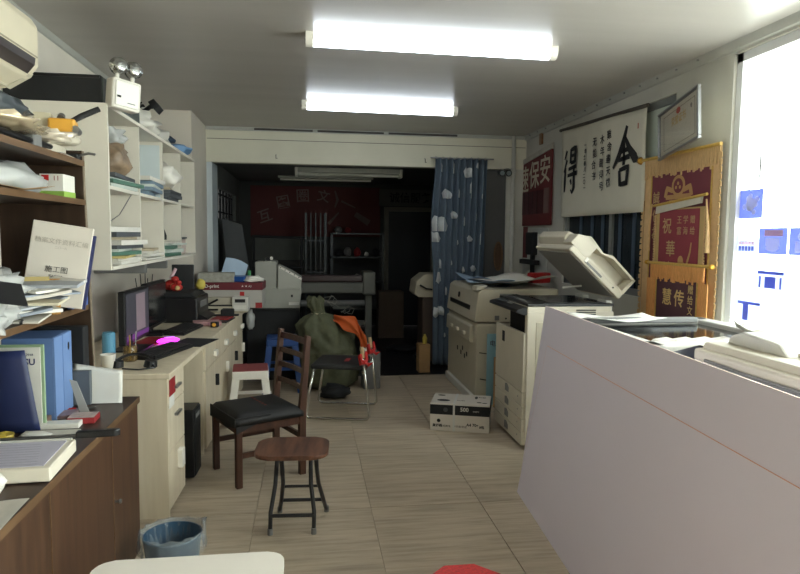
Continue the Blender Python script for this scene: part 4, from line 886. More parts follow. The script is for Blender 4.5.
solo(B().box(-.09, .09, -.10, .10, 0, .06, .003, 1), 'small_box', mat('paper_wad', (196, 188, 170)), 'cream small box beneath the paper wad on the bookshelf', 'box', (-1.20, 3.10, zt), 0)
t = thing('clamp_clip', 'dark metal clamp at the far end of the bookshelf top', 'clamp', (-1.10, 3.19, zt + .0))
B().box(-.07, .05, -.022, .022, .0, .03, .006).out('jaw', M_blackm, t); B().tube([(.04, 0, .02), (.09, .0, .035), (.12, 0, .03)], .006).out('lever', M_steel, t)
# middle shelf
zs_ = 1.578 + .0225
solo(B().blob((.26, .64, .125), 51, .18, 2.2, 3, ridge=.35), 'tube_bag', M_film, 'clear bag holding white tubes on the upper bookshelf board', 'bag', (-1.18, 2.68, zs_), .02, smooth=True)
for k, (dx, dz) in enumerate(((-.05, 0), (.02, 0), (-.015, .05))):
    t = thing('paper_tube', ('white cardboard tube with a green band inside the clear bag' if k == 1 else 'plain white cardboard tube inside the clear bag on the bookshelf'), 'tube', (-1.18 + dx, 2.68, zs_ + .028 + dz), 0.0, 'tubes in the clear bag')
    B().cyl((0, -.26, 0), (0, .26, 0), .026, n=16).out('tube', mat('tube_white', (216, 218, 218), .6), t, True)
    if k == 1: B().cyl((0, .0, 0), (0, .10, 0), .0272, n=16).out('green_band', mat('band_green', (60, 116, 104), .5), t)
t = thing('product_carton', 'small white carton with a red mark and green base on the upper bookshelf board', 'box', (-1.12, 3.10, zs_), 0.0)
B().box(-.05, .05, -.06, .08, 0, .105, .002, 1).out('carton', M_plwhite, t)
B().box(-.051, .0515, -.0615, .0805, .001, .03).out('green_base', mat('lime_print', (150, 186, 80), .6), t)
B().box(-.04, -.01, -.0625, -.0605, .075, .1).out('red_mark', M_red, t)
letters([('11', .03, 0, 0)], 'lettering', M_redcard, t).matrix_basis = facing_cam(.02, -.0605, .085)
solo(B().prism([(-.13, .0), (.13, .0), (.10, .11), (-.10, .12)], 'Y', -.004, .004).box(-.12, .12, -.2, -.005, 0, .006), 'kraft_envelope', mat('kraft', (186, 150, 106), .8, .1), 'brown kraft envelope bent upright in front of the tube bag', 'envelope', (-1.20, 2.28, zs_), .1)
solo(B().sheet(lambda u, v: ((u - .5) * .20, (v - .5) * .20, .003 + .03 * abs(u - .5)), 6, 4), 'kraft_scrap', mat('kraft', (186, 150, 106)), 'brown kraft paper scrap poking out under the tube bag', 'paper', (-1.06, 2.56, zs_), .6)
# lower shelf
zl = 1.085 + .0225
dM = Matrix.Translation((-1.20, 2.88, zl + .045)) @ Matrix.Rotation(math.radians(12), 4, 'Z') @ facing_cam(0, 0, 0) @ Matrix.Rotation(math.radians(-9), 4, 'Z') @ Matrix.Rotation(math.radians(-4), 4, 'X')
t = thing('document_box', 'large cream document folder with printed title standing on the bookshelf', 'folder', M=dM)
B().box(0, .235, 0, .355, -.035, 0, .003, 1).out('cover', mat('folder_cream', (216, 208, 196), .7, .08, 5), t)
B().box(.232, .246, 0, .325, -.05, -.012).out('spine', mat('folder_navy', (40, 46, 92), .6), t)
letters([('档案文件资料汇编', .026, .12, .275), ('二〇一九', .012, .12, .25)], 'lettering_faint', mat('faint_ink', (176, 168, 156), .8), t, z=.0005)
letters([('施工图', .030, .115, .155), ('某工程设计', .011, .115, .128)], 'lettering_dark', M_ink, t, z=.0005)
B().box(.01, .23, .118, .1195, .0003, .0009).out('rule', mat('faint_ink', (176, 168, 156)), t)
solo(B().box(-.012, .012, -.10, .10, 0, .30, .002, 1), 'blue_file', mat('file_blue', (92, 120, 190), .5), 'blue file behind the cream document folder', 'file', (-1.045, 3.10, zl), .0)
solo(B().box(-.01, .01, -.10, .10, 0, .31, .002, 1), 'dark_file', mat('file_dark', (50, 30, 30), .5), 'dark maroon file standing beside the blue file', 'file', (-1.085, 3.10, zl), .05)
for k, (c, dy) in enumerate((((216, 214, 208), 0), ((176, 60, 62), .02), ((206, 210, 222), .045), ((224, 222, 214), .068))):
    solo(B().box(-.11, .11, -.007, .007, 0, .16 + .01 * k, .001, 1), 'magazine', mat('magazine_%d' % k, c, .6, .1), ['white magazine', 'red magazine', 'pale blue magazine', 'cream magazine'][k] + ' standing upright at the far end of the lower bookshelf board', 'magazine', (-1.15, 3.135 + dy - .0, zl), 0)
solo(B().blob((.30, .50, .23), 61, .22, 2.4, 4, ridge=.45), 'clear_bag', M_film, 'crumpled clear bag of papers on the lower bookshelf board', 'bag', (-1.18, 2.42, zl), 0, smooth=True)
bk = [((200, 178, 116), 'tan booklet standing among the papers on the lower bookshelf board', -1.10, 2.78, .5, 1.2, .16), ((178, 132, 66), 'orange-brown booklet leaning beside the tan booklet', -1.065, 2.80, .4, 1.35, .15)]
for c, lb, x, y, ry, rx, hgt in bk:
    M = Matrix.Translation((x, y, zl + .002)) @ Matrix.Rotation(.3, 4, 'Z') @ Matrix.Rotation(math.radians(-12), 4, 'X')
    solo(B().box(-.05, .05, 0, .01, .0, hgt, .001, 1), 'pamphlet', mat('pamphlet_%d' % c[0], c, .6), lb, 'booklet', M=M)
pz = zl
LN = {214: 'cream', 150: 'slate', 226: 'white', 172: 'grey', 222: 'yellowish'}
for k in range(9):
    c = ((214, 208, 196), (150, 158, 170), (226, 222, 212), (172, 176, 182), (222, 212, 186))[k % 5]
    h = .008 + .003 * (k % 3)
    b = B(); b.sheet(lambda u, v: ((u - .5) * .24, (v - .5) * .17, h + .03 * u * u * (k % 2) + .012 * v), 8, 3, (0, 0, h * .9))
    solo(b, 'loose_booklet', mat('loose_%d' % c[0], c, .6, .1), '%s booklet, %s of the heap before the cream folder' % (LN[c[0]], ORD[k]), 'booklet', (-1.12 + .01 * k, 2.60 + .022 * k, pz + .001), .1 + .33 * (k % 4), 'slipping heap of booklets')
    pz += h + .004
solo(B().box(-.12, .12, -.09, .09, 0, .004), 'black_card', M_blackm, 'black card lying on the clear bag on the lower bookshelf board', 'card', M=Matrix.Translation((-1.07, 2.30, zl + .145)) @ Matrix.Rotation(.5, 4, 'Z') @ Matrix.Rotation(.35, 4, 'X') @ Matrix.Rotation(.2, 4, 'Y'))
solo(B().blob((.20, .30, .09), 66, .3, 2.6, 3, ridge=.6), 'clear_bag', M_film, 'small clear bag drooping over the lower bookshelf edge', 'bag', (-1.10, 2.26, zl), .2, smooth=True)
solo(B().tube([(.05 * math.cos(a * .6), .06 * math.sin(a * .6), .006 + .004 * math.sin(a)) for a in range(10)], .006, 8), 'cable_loop', M_blackm, 'black cable loop on the lower bookshelf edge', 'cable', (-1.10, 2.52, pz * 0 + zl), 0)

# folders standing on the cabinet under the bookshelf
z0 = KZ + .0005
t = thing('clip_folder', 'navy blue clip folder with a curled cover and a white page', 'folder', (-1.285, 2.70, z0))
B().sheet(lambda u, v: (.005 + .165 * u * (1 - .28 * 0) - (.06 * (1 - v) * 0) + .05 * (1 - v) * u * u, .0 - .0 * v - .02 * math.sin(u * PI), .33 * v), 10, 8, (0, .003, 0)).out('front_cover', mat('navy_cover', (34, 44, 84), .45, .1), t, True)
B().box(-.02, .215, .03, .034, .0, .335).out('page', M_paper, t)
B().box(-.03, .225, .038, .05, .0, .345, .002, 1).out('back_cover', mat('pale_green', (150, 176, 140), .6), t)
B().box(.0, .03, -.004, -.001, .25, .285).out('clasp', M_steel, t)
o = letters([('SU', .036, 0, 0, .001), ('2018', .014, 0, .03)], 'lettering', mat('navy_ink', (40, 48, 96), .6), t); o.matrix_basis = facing_cam(.175, .0297, .275)
t = thing('file_box', 'blue plastic file box with a finger hole on its spine', 'file box', (-1.06, 2.84, z0), .06)
B().box(-.20, .0, .0, .24, .0, .355, .004, 1).out('box', mat('file_box_blue', (96, 124, 172), .5, .08), t)
B().box(.0005, .0035, .0, .105, .0, .352).box(.0005, .0035, .115, .238, .0, .352).out('spine', mat('file_spine_blue', (118, 148, 198), .5, .06), t)
B().disc((.0036, .19, .29), (0, 1, 0), (0, 0, 1), .011, .018, 14, .001).out('finger_hole', M_black, t)
solo(B().box(-.20, .0, 0, .07, 0, .36, .004, 1), 'file_box', M_blackm, 'black file box standing beside the blue one under the bookshelf', 'file box', (-1.035, 3.13, z0), .0)
solo(B().box(-.10, .0, 0, .03, 0, .16, .002, 1), 'grey_card_box', mat('slate_card', (92, 98, 104), .6), 'small slate card box in front of the black file box', 'box', (-1.0, 3.09, z0), .0)
# things on the cabinet top
tm = thing('paper_trimmer', 'white paper trimmer with a black cutting handle on the low cabinet', 'trimmer', (-0.815, 2.125, z0), math.radians(4))
B().box(-.40, .0, 0, .295, 0.004, .05, .004, 1).out('base', mat('trimmer_cream', (228, 220, 202), .5, .05), tm)
B().box(-.385, -.025, .02, .275, .0502, .0525).out('lined_bed', mat('lined_bed', (196, 192, 206), .6, .05), tm)
ln = B()
for k in range(9): ln.box(-.37, -.05 - .006 * k, .035 + .026 * k, .0365 + .026 * k, .0526, .0531)
ln.out('ruled_lines', mat('rule_grey', (150, 148, 160), .7), tm)
B().box(-.385, -.01, .277, .291, .0502, .058, .002, 1).out('fence', M_ltgrey, tm)
a = B().tube([(-.36, .300, .058), (.0, .302, .060)], .007, 8).out('blade_arm', M_steel, tm)
B().prism([(0.0, .285), (.135, .290), (.150, .305), (.145, .318), (.0, .318)], 'Z', .052, .078, .005).out('handle', M_black, a)
for x in (-.38, -.02):
    for y in (.02, .27): B().cyl((x, y, 0), (x, y, .005), .01).out('foot', M_blackm, tm)
t = thing('telephone', 'white telephone handset end beside the paper trimmer', 'telephone', (-0.945, 2.04, z0), .2)
B().box(-.10, .02, -.07, .06, 0, .035, .012).out('base', M_plwhite, t)
B().tube([(-.10, .0, .05), (-.04, .0, .055), (.012, .0, .045), (.022, .0, .03)], [.016, .018, .022, .02], 10).out('handset', M_plwhite, t, True)
solo(B().sheet(lambda u, v: ((u - .5) * .22, (v - .5) * .32, .002 + .004 * math.sin(u * 5 + v * 3)), 8, 8), 'newspaper', mat('newsprint', (206, 200, 188), .8, .1, 30), 'printed newspaper sheet hanging at the cabinet edge', 'newspaper', (-0.93, 1.83, z0), .03)
bpy.data.objects['newspaper']
b = B().box(-.08, .0, -.10, .0, .0, .0009); o = b.out('photo_block', mat('news_photo', (110, 106, 100), .8, .5, 60), bpy.data.objects['newspaper']); o.location = (.02, .06, .0065)
t = thing('envelope', 'pale padded envelope lying behind the paper trimmer', 'envelope', (-1.005, 2.625, z0), .03)
B().box(-.11, .10, -.055, .06, 0, .008, .003, 1).out('body', mat('pale_envelope', (206, 200, 186), .6), t)
B().blob((.12, .07, .02), 71, .2, 2.2, 2, (-.04, -.03, .008)).out('crumpled_flap', M_paper, t)
t = thing('card_box', 'red playing-card sized box on the low cabinet', 'box', (-0.945, 2.825, z0), .06)
B().box(-.055, .055, -.045, .05, 0, .026, .002, 1).out('box', M_redcard, t)
B().box(-.052, .052, -.042, .047, .0262, .0268).out('lid_print', mat('lid_pale', (196, 176, 168), .6, .3, 40), t)
solo(B().box(-.075, .075, -.03, .03, 0, .022, .002, 1).box(-.07, .07, -.0306, -.03, .006, .014), 'ruler_box', M_plwhite, 'narrow white box with a dark line next to the red box', 'box', (-1.005, 2.745, z0), .08)
solo(B().tube([(.034 * math.cos(a * PI / 10), .034 * math.sin(a * PI / 10), .014) for a in range(20)], .013, 8, True), 'tape_roll', mat('tape', (206, 198, 176), .35), 'roll of clear tape on the low cabinet', 'tape', (-1.155, 2.83, z0 + .03), smooth=True)
solo(B().box(-.09, .09, -.05, .05, 0, .028, .003, 1), 'brown_case', mat('brown_case', (120, 96, 80), .6, .2), 'flat brown case under the tape roll', 'box', (-1.165, 2.82, z0), .05)
solo(B().box(-.06, .06, -.05, .05, 0, .018, .003, 1), 'blister_pack', mat('blister', (150, 120, 118), .4, .5, 30), 'small printed blister pack between the tape roll and the red box', 'packet', (-1.055, 2.90, z0), .25)
solo(B().blob((.10, .10, .03), 74, .3, 2.2, 2), 'yellow_wrapper', mat('wrapper', (206, 180, 70), .4, .5, 30), 'yellow sweet wrapper beside the envelope', 'wrapper', (-1.17, 2.60, z0))
t = thing('desk_calendar', 'white spiral desk pad curling up with a grey easel card by the desk', 'calendar', (-0.985, 3.085, z0), .0)
B().sheet(lambda u, v: (-.10 + .22 * u, .08 * (1 - v) ** 1 - .06 + .10 * v, .004 + .15 * v * v * (1.25 - .25 * u)), 10, 12).out('pad', M_paper, t, True)
B().prism([(-.02, .0), (.02, -.0), (-.03, .14), (-.06, .15)], 'Y', -.12, -.117).out('easel_card', mat('grey_easel', (170, 168, 160), .5), t)
sp_ = B()
for k in range(9): sp_.tube([(-.105 + .008 * math.cos(a * .9), .045 - .002 * k, .03 + .015 * k + .006 * math.sin(a * .9)) for a in range(7)], .0015, 5, True)
sp_.out('spiral', M_steel, t)
t = thing('scissors', 'small scissors with red handles by the desk pad', 'scissors', (-1.02, 3.0, z0), .4)
for s in (-1, 1):
    B().tube([(.02 * math.cos(a * .7) - .03, s * .016 + .012 * math.sin(a * .7), .006) for a in range(9)], .004, 6, True).out('handle', M_red, t)
    B().tube([(-.01, s * .010, .006), (.03, -s * .002, .006), (.07, -s * .004, .006)], [.004, .004, .002], 6).out('blade', M_steel, t)

UNIT = Matrix.Translation((0, 0, 0.163)) @ Matrix.Scale(0.8875, 4)
for o in bpy.data.objects:
    if o.name not in BEFORE and o.parent is None: o.matrix_basis = UNIT @ o.matrix_basis
# ---------------------------------------------------------------- long cream desk
DM = Matrix.Translation((-0.685, 3.285, 0)) @ Matrix.Rotation(math.radians(-2.2), 4, 'Z')
def onDesk(x, y, z=0.751): return DM @ Vector((x, y, z))
t = thing('desk', 'long cream laminate desk with drawers running along the left wall', 'desk', M=DM)
L_ = 2.75
B().box(-.70, 0, -.005, L_, .722, .75, .004, 1).out('worktop', M_cream, t)
B().box(-.60, -.015, 0, .02, .0, .722).out('side_panel', M_cream, t)
B().box(-.70, -.04, L_ - .02, L_, .0, .722).out('side_panel', M_cream, t)
p = B().box(-.60, -.035, .022, .36, .03, .72).out('pedestal', M_cream, t)
for (za, zb, hz_) in ((.575, .715, 0), (.33, .57, 1), (.035, .325, 2)):
    d = B().box(-.034, -.015, .025, .358, za, zb, .002, 1).out('drawer_front', M_cream, t)
    if hz_ < 2: B().box(-.016, .004, .14, .24, zb - .075, zb - .06, .003, 1).out('handle', M_steel, d)
    else: B().box(-.016, .012, .19, .25, zb - .13, zb - .03, .004).out('handle', M_plwhite, d)
B().box(-.0145, -.012, .04, .16, .62, .705).out('name_card', M_redcard, t, label='red and white card stuck on the top drawer')
B().box(-.0145, -.0115, .03, .13, .56, .62).out('name_card_foot', M_paper, t)
B().box(-.60, -.03, .95, .97, .0, .722).out('divider', M_cream, t)
B().box(-.60, -.035, .97, L_ - .02, .03, .72).out('far_pedestal', M_cream, t)
yy = .975
for k, w in enumerate((.40, .45, .45, .42)):
    d = B().box(-.034, -.015, yy + .002, yy + w - .002, .035, .55, .002, 1).out('cupboard_door', M_cream, t)
    B().box(-.016, .010, yy + w - .06, yy + w - .04, .38, .46, .003, 1).out('handle', M_plwhite if k % 2 else M_blackm, d)
    d = B().box(-.034, -.015, yy + .002, yy + w - .002, .555, .715, .002, 1).out('drawer_front', M_cream, t)
    B().box(-.016, .010, yy + w - .13, yy + w - .06, .60, .64, .003, 1).out('handle', M_plwhite, d)
    yy += w
t = thing('computer_tower', 'black computer tower standing on the floor in the desk kneehole', 'computer', M=DM @ Matrix.Translation((-.30, .52, 0)))
B().box(-.08, .30, .0, .18, .012, .42, .006).out('case', M_black, t)
B().box(.3005, .306, .01, .17, .02, .412, .002, 1).out('front_bezel', M_blackm, t)
B().box(.306, .3075, .04, .14, .36, .385).out('drive_slot', M_grey, t)

def monitor(x, y, w, h, label, screen, rotz=0.0, z=0.751):
    M = DM @ Matrix.Translation((x, y, z)) @ Matrix.Rotation(rotz, 4, 'Z')     # screen faces +x
    t = thing('monitor', label, 'monitor', M=M)
    B().box(-.10, .08, w / 2 - .12, w / 2 + .12, 0, .012, .004).out('foot', M_black, t)
    B().box(-.05, -.02, w / 2 - .03, w / 2 + .03, .01, .20, .004).out('stand', M_black, t)
    h0 = .055
    B().box(-.02, .02, 0, w, h0, h0 + h, .006).out('bezel', M_black, t)
    s = B().box(.0201, .022, .016, w - .016, h0 + .022, h0 + h - .016).out('screen', screen, t)
    return t, s, h0
m1, s1, h0 = monitor(-.375, .47, .47, .31, 'monitor with a lit grey desktop and pinkish window, next to the bookshelf', emit('screen_on', (64, 63, 70), .3))
B().box(.0221, .0228, .20, .38, h0 + .06, h0 + .28).out('open_window', emit('screen_window', (122, 108, 114), .4), s1)
B().box(.0221, .0228, .02, .45, h0 + .022, h0 + .05).out('glow_strip', emit('screen_purple', (96, 52, 112), .45), s1)
monitor(-.42, 1.08, .46, .31, 'black monitor with a blank screen between the lit monitor and the printer', M_glassdark)
def keyboard(x, y, rot, label):
    t = thing('keyboard', label, 'keyboard', M=DM @ Matrix.Translation((x, y, .751)) @ Matrix.Rotation(rot, 4, 'Z'))
    B().prism([(-.075, 0), (.075, 0), (.075, .016), (-.075, .028)], 'Y', -.22, .22, .004).out('case', M_black, t)
    b = B(frameM((0, 0, .0222), (0, 1, 0), (-.9968, 0, .08)))
    for r in range(5):
        for c in range(15): b.box(-.205 + .0275 * c, -.182 + .0275 * c, -.062 + .026 * r, -.040 + .026 * r, 0, .007)
    b.out('keys', mat('key_black', (38, 38, 40), .5), t)['kind'] = 'stuff'
keyboard(-.17, .56, -.25, 'black keyboard in front of the lit monitor')
keyboard(-.255, 1.44, -.1, 'black keyboard in front of the blank monitor')
t = thing('mouse', 'computer mouse glowing bright magenta on the desk', 'mouse', M=DM @ Matrix.Translation((-.23, .90, .7545)) @ Matrix.Rotation(-.9, 4, 'Z'))
B().blob((.065, .15, .036), 3, .0, 1, 3).out('glowing_shell', emit('magenta_glow', (240, 60, 250), 2.2), t, True)
B().box(-.012, .012, -.02, .04, .034, .039, .003).out('button_strip', emit('lilac_glow', (200, 120, 250), 1.0), t)
solo(B().box(-.11, .11, -.15, .15, 0, .004, .001, 1), 'mouse_mat', M_blackm, 'black mouse mat near the desk edge', 'mat', M=DM @ Matrix.Translation((-.08, .93, .7505)) @ Matrix.Rotation(-.2, 4, 'Z'))
solo(B().box(-.08, .08, -.16, .16, 0, .003), 'red_card_sheet', M_redcard, 'dark red card under the magenta mouse light and the monitor', 'card', M=DM @ Matrix.Translation((-.36, 1.0, .7505)) @ Matrix.Rotation(-.1, 4, 'Z'))
t = thing('headset', 'black headset lying in front of the lit monitor', 'headset', M=DM @ Matrix.Translation((-.22, .17, .751)))
B().tube([(.09 * math.cos(a * .32 + .3), .10 * math.sin(a * .32 + .3), .02 + .03 * math.sin(a * .32)) for a in range(10)], .008, 8).out('band', M_black, t)
for x in (-.09, .08): B().cyl((x, .0, 0), (x + .005, .0, .035), .035, .03, 14).out('ear_pad', M_black, t)
B().tube([(.08, .0, .02), (.12, -.06, .008), (.05, -.10, .006), (-.04, -.07, .006)], .004, 6).out('cable', M_black, t)
t = thing('glass_jar', 'brass and glass jar of pens beside the headset', 'jar', M=DM @ Matrix.Translation((-.29, .33, .751)))
B().lathe([(.032, 0), (.036, .01), (.036, .08), (.033, .085)], n=18).out('jar', film('amber_glass', (150, 120, 70), .5, .1), t, True)
for k in range(4): B().cyl((-.01 + .01 * k, .01 * (k % 2), .004), (-.025 + .018 * k, .02 * (k % 2), .13 + .01 * k), .004, n=8).out('pen', [M_black, M_gold, M_blackm, M_steel][k], t)
solo(B().lathe([(.034, 0), (.034, .15), (.030, .155), (.030, .16)], n=18), 'blue_canister', mat('canister_blue', (90, 150, 180), .5), 'light blue canister beside the bookshelf on the desk', 'canister', M=DM @ Matrix.Translation((-.40, .33, .751)), smooth=False)
t = thing('paper_cup', 'short white cup on the desk corner beside the bookshelf', 'cup', M=DM @ Matrix.Translation((-.345, .15, .751)))
B().lathe([(.030, 0), (.037, .068), (.040, .072), (.036, .072), (.029, .006)], n=20).out('cup', M_plwhite, t, True)
# inkjet printer
t = thing('inkjet_printer', 'black inkjet printer with a raised rear paper rest on the desk', 'printer', M=DM @ Matrix.Translation((-.60, 1.85, .751)))
B().box(0, .36, 0, .44, .0, .20, .014).out('body', M_black, t)
B().prism([(.02, .199), (.34, .199), (.30, .235), (.05, .25)], 'Y', .01, .43, .006).out('scanner_lid', M_blackm, t)
B().prism([(.36, .02), (.42, .015), (.42, .03), (.36, .06)], 'Y', .06, .38).out('output_tray', M_black, t)
B().box(.08, .26, .36, .375, .20, .44, .006).out('paper_rest', mat('rest_black', (44, 46, 48), .5), t)
B().box(.355, .364, .10, .34, .11, .16, .003, 1).out('control_strip', M_grey, t)
for k, (x, y, s_, lb) in enumerate(((-.45, 1.93, 1.0, 'larger red toy figure with a cream belly on the black printer'), (-.40, 1.86, .75, 'smaller red toy figure on the black printer'))):
    t = thing('toy_figure', lb, 'toy', M=DM @ Matrix.Translation((x, y, 1.003)) @ Matrix.Scale(s_, 4), group='red toys on the printer')
    B().blob((.12, .10, .085), 80 + k, .08, 1.6, 3).out('body', mat('toy_red', (186, 46, 40), .5), t, True)
    B().blob((.06, .05, .05), 82 + k, .08, 1.6, 2, (.03, -.03, .065)).out('head', mat('toy_red', (186, 46, 40)), t, True)
    B().blob((.05, .04, .05), 83, .1, 1.6, 2, (.02, -.045, .01)).out('belly', mat('toy_cream', (214, 180, 120), .6), t, True)
    if k == 0: B().cyl((-.01, .0, .09), (.03, .0, .17), .014, .012).out('pink_tail', mat('toy_pink', (224, 190, 196), .6), t)
t = thing('pen_pot', 'dark pot of pens behind the blank monitor', 'pot', M=DM @ Matrix.Translation((-.60, 1.72, .751)))
B().lathe([(.04, 0), (.045, .12), (.04, .12), (.036, .006)], n=16).out('pot', M_blackm, t)
for k in range(5): B().cyl((.01 * (k - 2), .008 * (k % 3), .01), (.03 * (k - 2), .02 * (k % 3) - .02, .36 + .03 * (k % 3)), .005, .003, 8).out('pen', M_blackm, t)
solo(B().blob((.08, .08, .09), 91, .1, 1.6, 3), 'yellow_ball', mat('toy_yellow', (214, 196, 90), .5), 'yellow soft ball at the edge of the printer top', 'ball', M=DM @ Matrix.Translation((-.29, 2.22, .985)), smooth=True)
solo(B().box(-.05, .05, -.05, .05, 0, .07, .01), 'black_speaker', M_blackm, 'small black speaker beside the inkjet printer', 'speaker', M=DM @ Matrix.Translation((-.07, 2.21, .751)))
solo(B().box(-.10, .10, -.07, .07, 0, .03, .003, 1), 'pink_box', mat('pink_card', (196, 150, 150), .6, .2), 'flat pink box on the desk before the printer', 'box', M=DM @ Matrix.Translation((-.15, 1.745, .751)) @ Matrix.Rotation(.3, 4, 'Z'))
t = thing('camera_gadget', 'small black and yellow gadget next to the pink box', 'gadget', M=DM @ Matrix.Translation((-.07, 1.62, .751)))
B().box(-.03, .03, -.025, .025, 0, .04, .008).out('body', M_black, t); B().cyl((0, -.025, .022), (0, -.035, .022), .014).out('lens', MATS['tool_yellow'], t)
t = thing('document_tray', 'black flat tray with red papers at the far part of the desk', 'tray', M=DM @ Matrix.Translation((-.115, 1.99, .751)) @ Matrix.Rotation(-.1, 4, 'Z'))
B().box(-.055, .11, -.14, .14, 0, .012, .003, 1).out('tray', M_black, t)
B().box(-.04, .10, -.05, .13, .0122, .02, .002, 1).out('red_papers', M_redcard, t)
solo(B().box(-.10, .11, -.03, .03, 0, .014, .005), 'black_phone', M_black, 'black slim phone near the far end of the desk', 'phone', M=DM @ Matrix.Translation((-.10, 2.30, .751)) @ Matrix.Rotation(.1, 4, 'Z'))
solo(B().box(-.09, .09, -.05, .05, 0, .006, .002, 1), 'white_notepad', M_paper, 'white notepad between the printer and the laminator', 'notepad', M=DM @ Matrix.Translation((-.32, 2.41, .751)) @ Matrix.Rotation(-.2, 4, 'Z'))
# laminator, cartons at the desk end
t = thing('laminator', 'low beige laminator with a black lever at the far end of the desk', 'laminator', M=DM @ Matrix.Translation((-.44, 2.53, .751)))
B().box(0, .49, 0, .14, .0, .055, .006).out('lower_body', M_beige2, t)
B().box(0.0, .49, .02, .14, .065, .13, .008).out('upper_body', M_beige2, t)
B().box(.005, .485, .01, .135, .054, .066).out('slot', M_blackm, t)
B().box(.36, .50, -.012, .10, .015, .14, .006).out('control_head', M_ltgrey, t)
B().box(.375, .485, -.0145, -.012, .03, .065).out('white_label', M_paper, t); B().box(.385, .475, -.0145, -.012, .09, .12).out('dial_window', M_black, t)
B().box(.0, .24, -.02, -.012, .02, .035).out('lever_root', M_black, t); B().tube([(.05, -.02, .03), (.15, -.025, .07), (.24, -.03, .12)], .009).out('lever', M_black, t)
t = thing('long_carton', 'white carton with a maroon printed lid edge behind the laminator', 'box', M=DM @ Matrix.Translation((-.40, 2.72, .77)))
B().box(0, .56, 0, .30, .0, .19, .003, 1).out('carton', mat('carton_dull_white', (188, 184, 176), .7), t)
B().box(-.004, .564, -.004, .304, .165, .235, .002, 1).out('lid', mat('maroon_card', (110, 36, 46), .6, .1), t)
letters([('3D-print', .042, 0, 0, .001)], 'lettering', M_paper, t).matrix_basis = facing_cam(.10, -.0045, .20)
letters([('★ ★ A3', .026, 0, 0)], 'lettering_small', M_paper, t).matrix_basis = facing_cam(.42, -.0045, .20)
B().box(.36, .40, -.002, .0, .03, .15).out('red_mark', M_red, t)
B().box(.50, .561, -.0025, .0, .0, .05).out('red_corner', M_redcard, t)
solo(B().box(-.10, .18, -.12, .14, 0, .0185, .002, 1), 'carton_base_board', M_beige2, 'beige board under the maroon-lidded carton', 'board', M=DM @ Matrix.Translation((-.30, 2.60 + .22 - .02, .751)))
for k, (x, y, w, h, rot, m, lb) in enumerate(((-.26, 2.80, .32, .085, .1, mat('comic_carton', (176, 174, 162), .7, .3, 30), 'white printed packet lying on the maroon-lidded carton'), (-.08, 2.86, .22, .05, -.3, M_blue, 'blue packet on the maroon-lidded carton'))):
    solo(B().box(-w / 2, w / 2, -.09, .09, 0, h, .006), 'packet', m, lb, 'packet', M=DM @ Matrix.Translation((x, y, 1.006)) @ Matrix.Rotation(rot, 4, 'Z'))
solo(B().blob((.20, .16, .06), 95, .3, 2.4, 3, ridge=.5), 'white_wrap', M_plwhite, 'white crumpled wrapping at the end of the maroon-lidded carton', 'wrapping', M=DM @ Matrix.Translation((.06, 2.80, 1.006)), smooth=True)
solo(B().box(-.015, .015, -.012, .012, 0, .10, .006), 'green_bottle', mat('green_bottle', (70, 150, 90), .5), 'little green bottle standing on the maroon-lidded carton', 'bottle', M=DM @ Matrix.Translation((.02, 2.93, 1.006)))
solo(B().sheet(lambda u, v: ((u - .5) * .22, .10 * v, .02 + .17 * v + .02 * math.sin(u * 3)), 6, 6, (0, .002, 0)), 'leaning_sheet', M_paperb, 'white card sheet leaning up behind the packets', 'card', M=DM @ Matrix.Translation((-.15, 2.945, 1.006)) @ Matrix.Rotation(.25, 4, 'Z') @ Matrix.Rotation(.35, 4, 'Y') @ Matrix.Rotation(.0, 4, 'X'))
# ---------------------------------------------------------------- booklet machine on dark cabinet
t = thing('dark_stand', 'black low stand carrying the grey folding machine', 'stand', (-0.60, 6.40, 0))
B().box(0, .51, 0, .55, 0, .70, .005, 1).out('body', M_blackm, t)
B().box(-.01, .52, -.01, .56, .70, .715, .003, 1).out('top', M_black, t)
t = thing('folding_machine', 'grey office paper folding machine with a sloping front', 'machine', (-0.52, 6.44, .716))
M_gm = mat('machine_grey', (160, 160, 150), .5, .05)
B().prism([(0, 0), (.44, 0), (.44, .12), (.46, .16), (.44, .20), (.06, .20), (0, .16)], 'Y', 0, .38, .006).out('base', M_gm, t)
B().prism([(0.0, .19), (.21, .19), (.21, .46), (.17, .47), (.0, .46)], 'Y', .02, .36, .008).out('tower', M_gm, t)
B().prism([(.22, .18), (.45, .18), (.455, .30), (.36, .36), (.22, .43)], 'Y', .0, .36, .008).out('sloping_cover', mat('machine_grey_light', (172, 172, 162), .5, .05), t)
bM = frameM((.36, -.0005, .355), (.87, 0, -.49), (.49, 0, .87))
cc = B()
for k in range(5): cc.disc((.25 + .045 * k, -.003, .405 - .024 * k), (1, 0, 0), (0, 0, 1), .006, .006, 8, .003)
cc.out('buttons', M_blackm, t)
B().prism([(.24, .425), (.46, .30), (.455, .28), (.24, .40)], 'Y', -.004, .0).out('button_strip', M_plwhite, t)
B().box(.33, .43, -.003, .0, .03, .06).out('name_plate', M_paper, t); B().box(.35, .37, -.004, .0, .11, .135).out('switch', M_black, t)
B().prism([(.08, .46), (.15, .465), (.16, .50), (.10, .495)], 'Y', .05, .30, .004).out('top_guide', M_blackm, t); B().cyl((.16, .04, .495), (.16, .07, .495), .016).out('knob', M_plwhite, t)

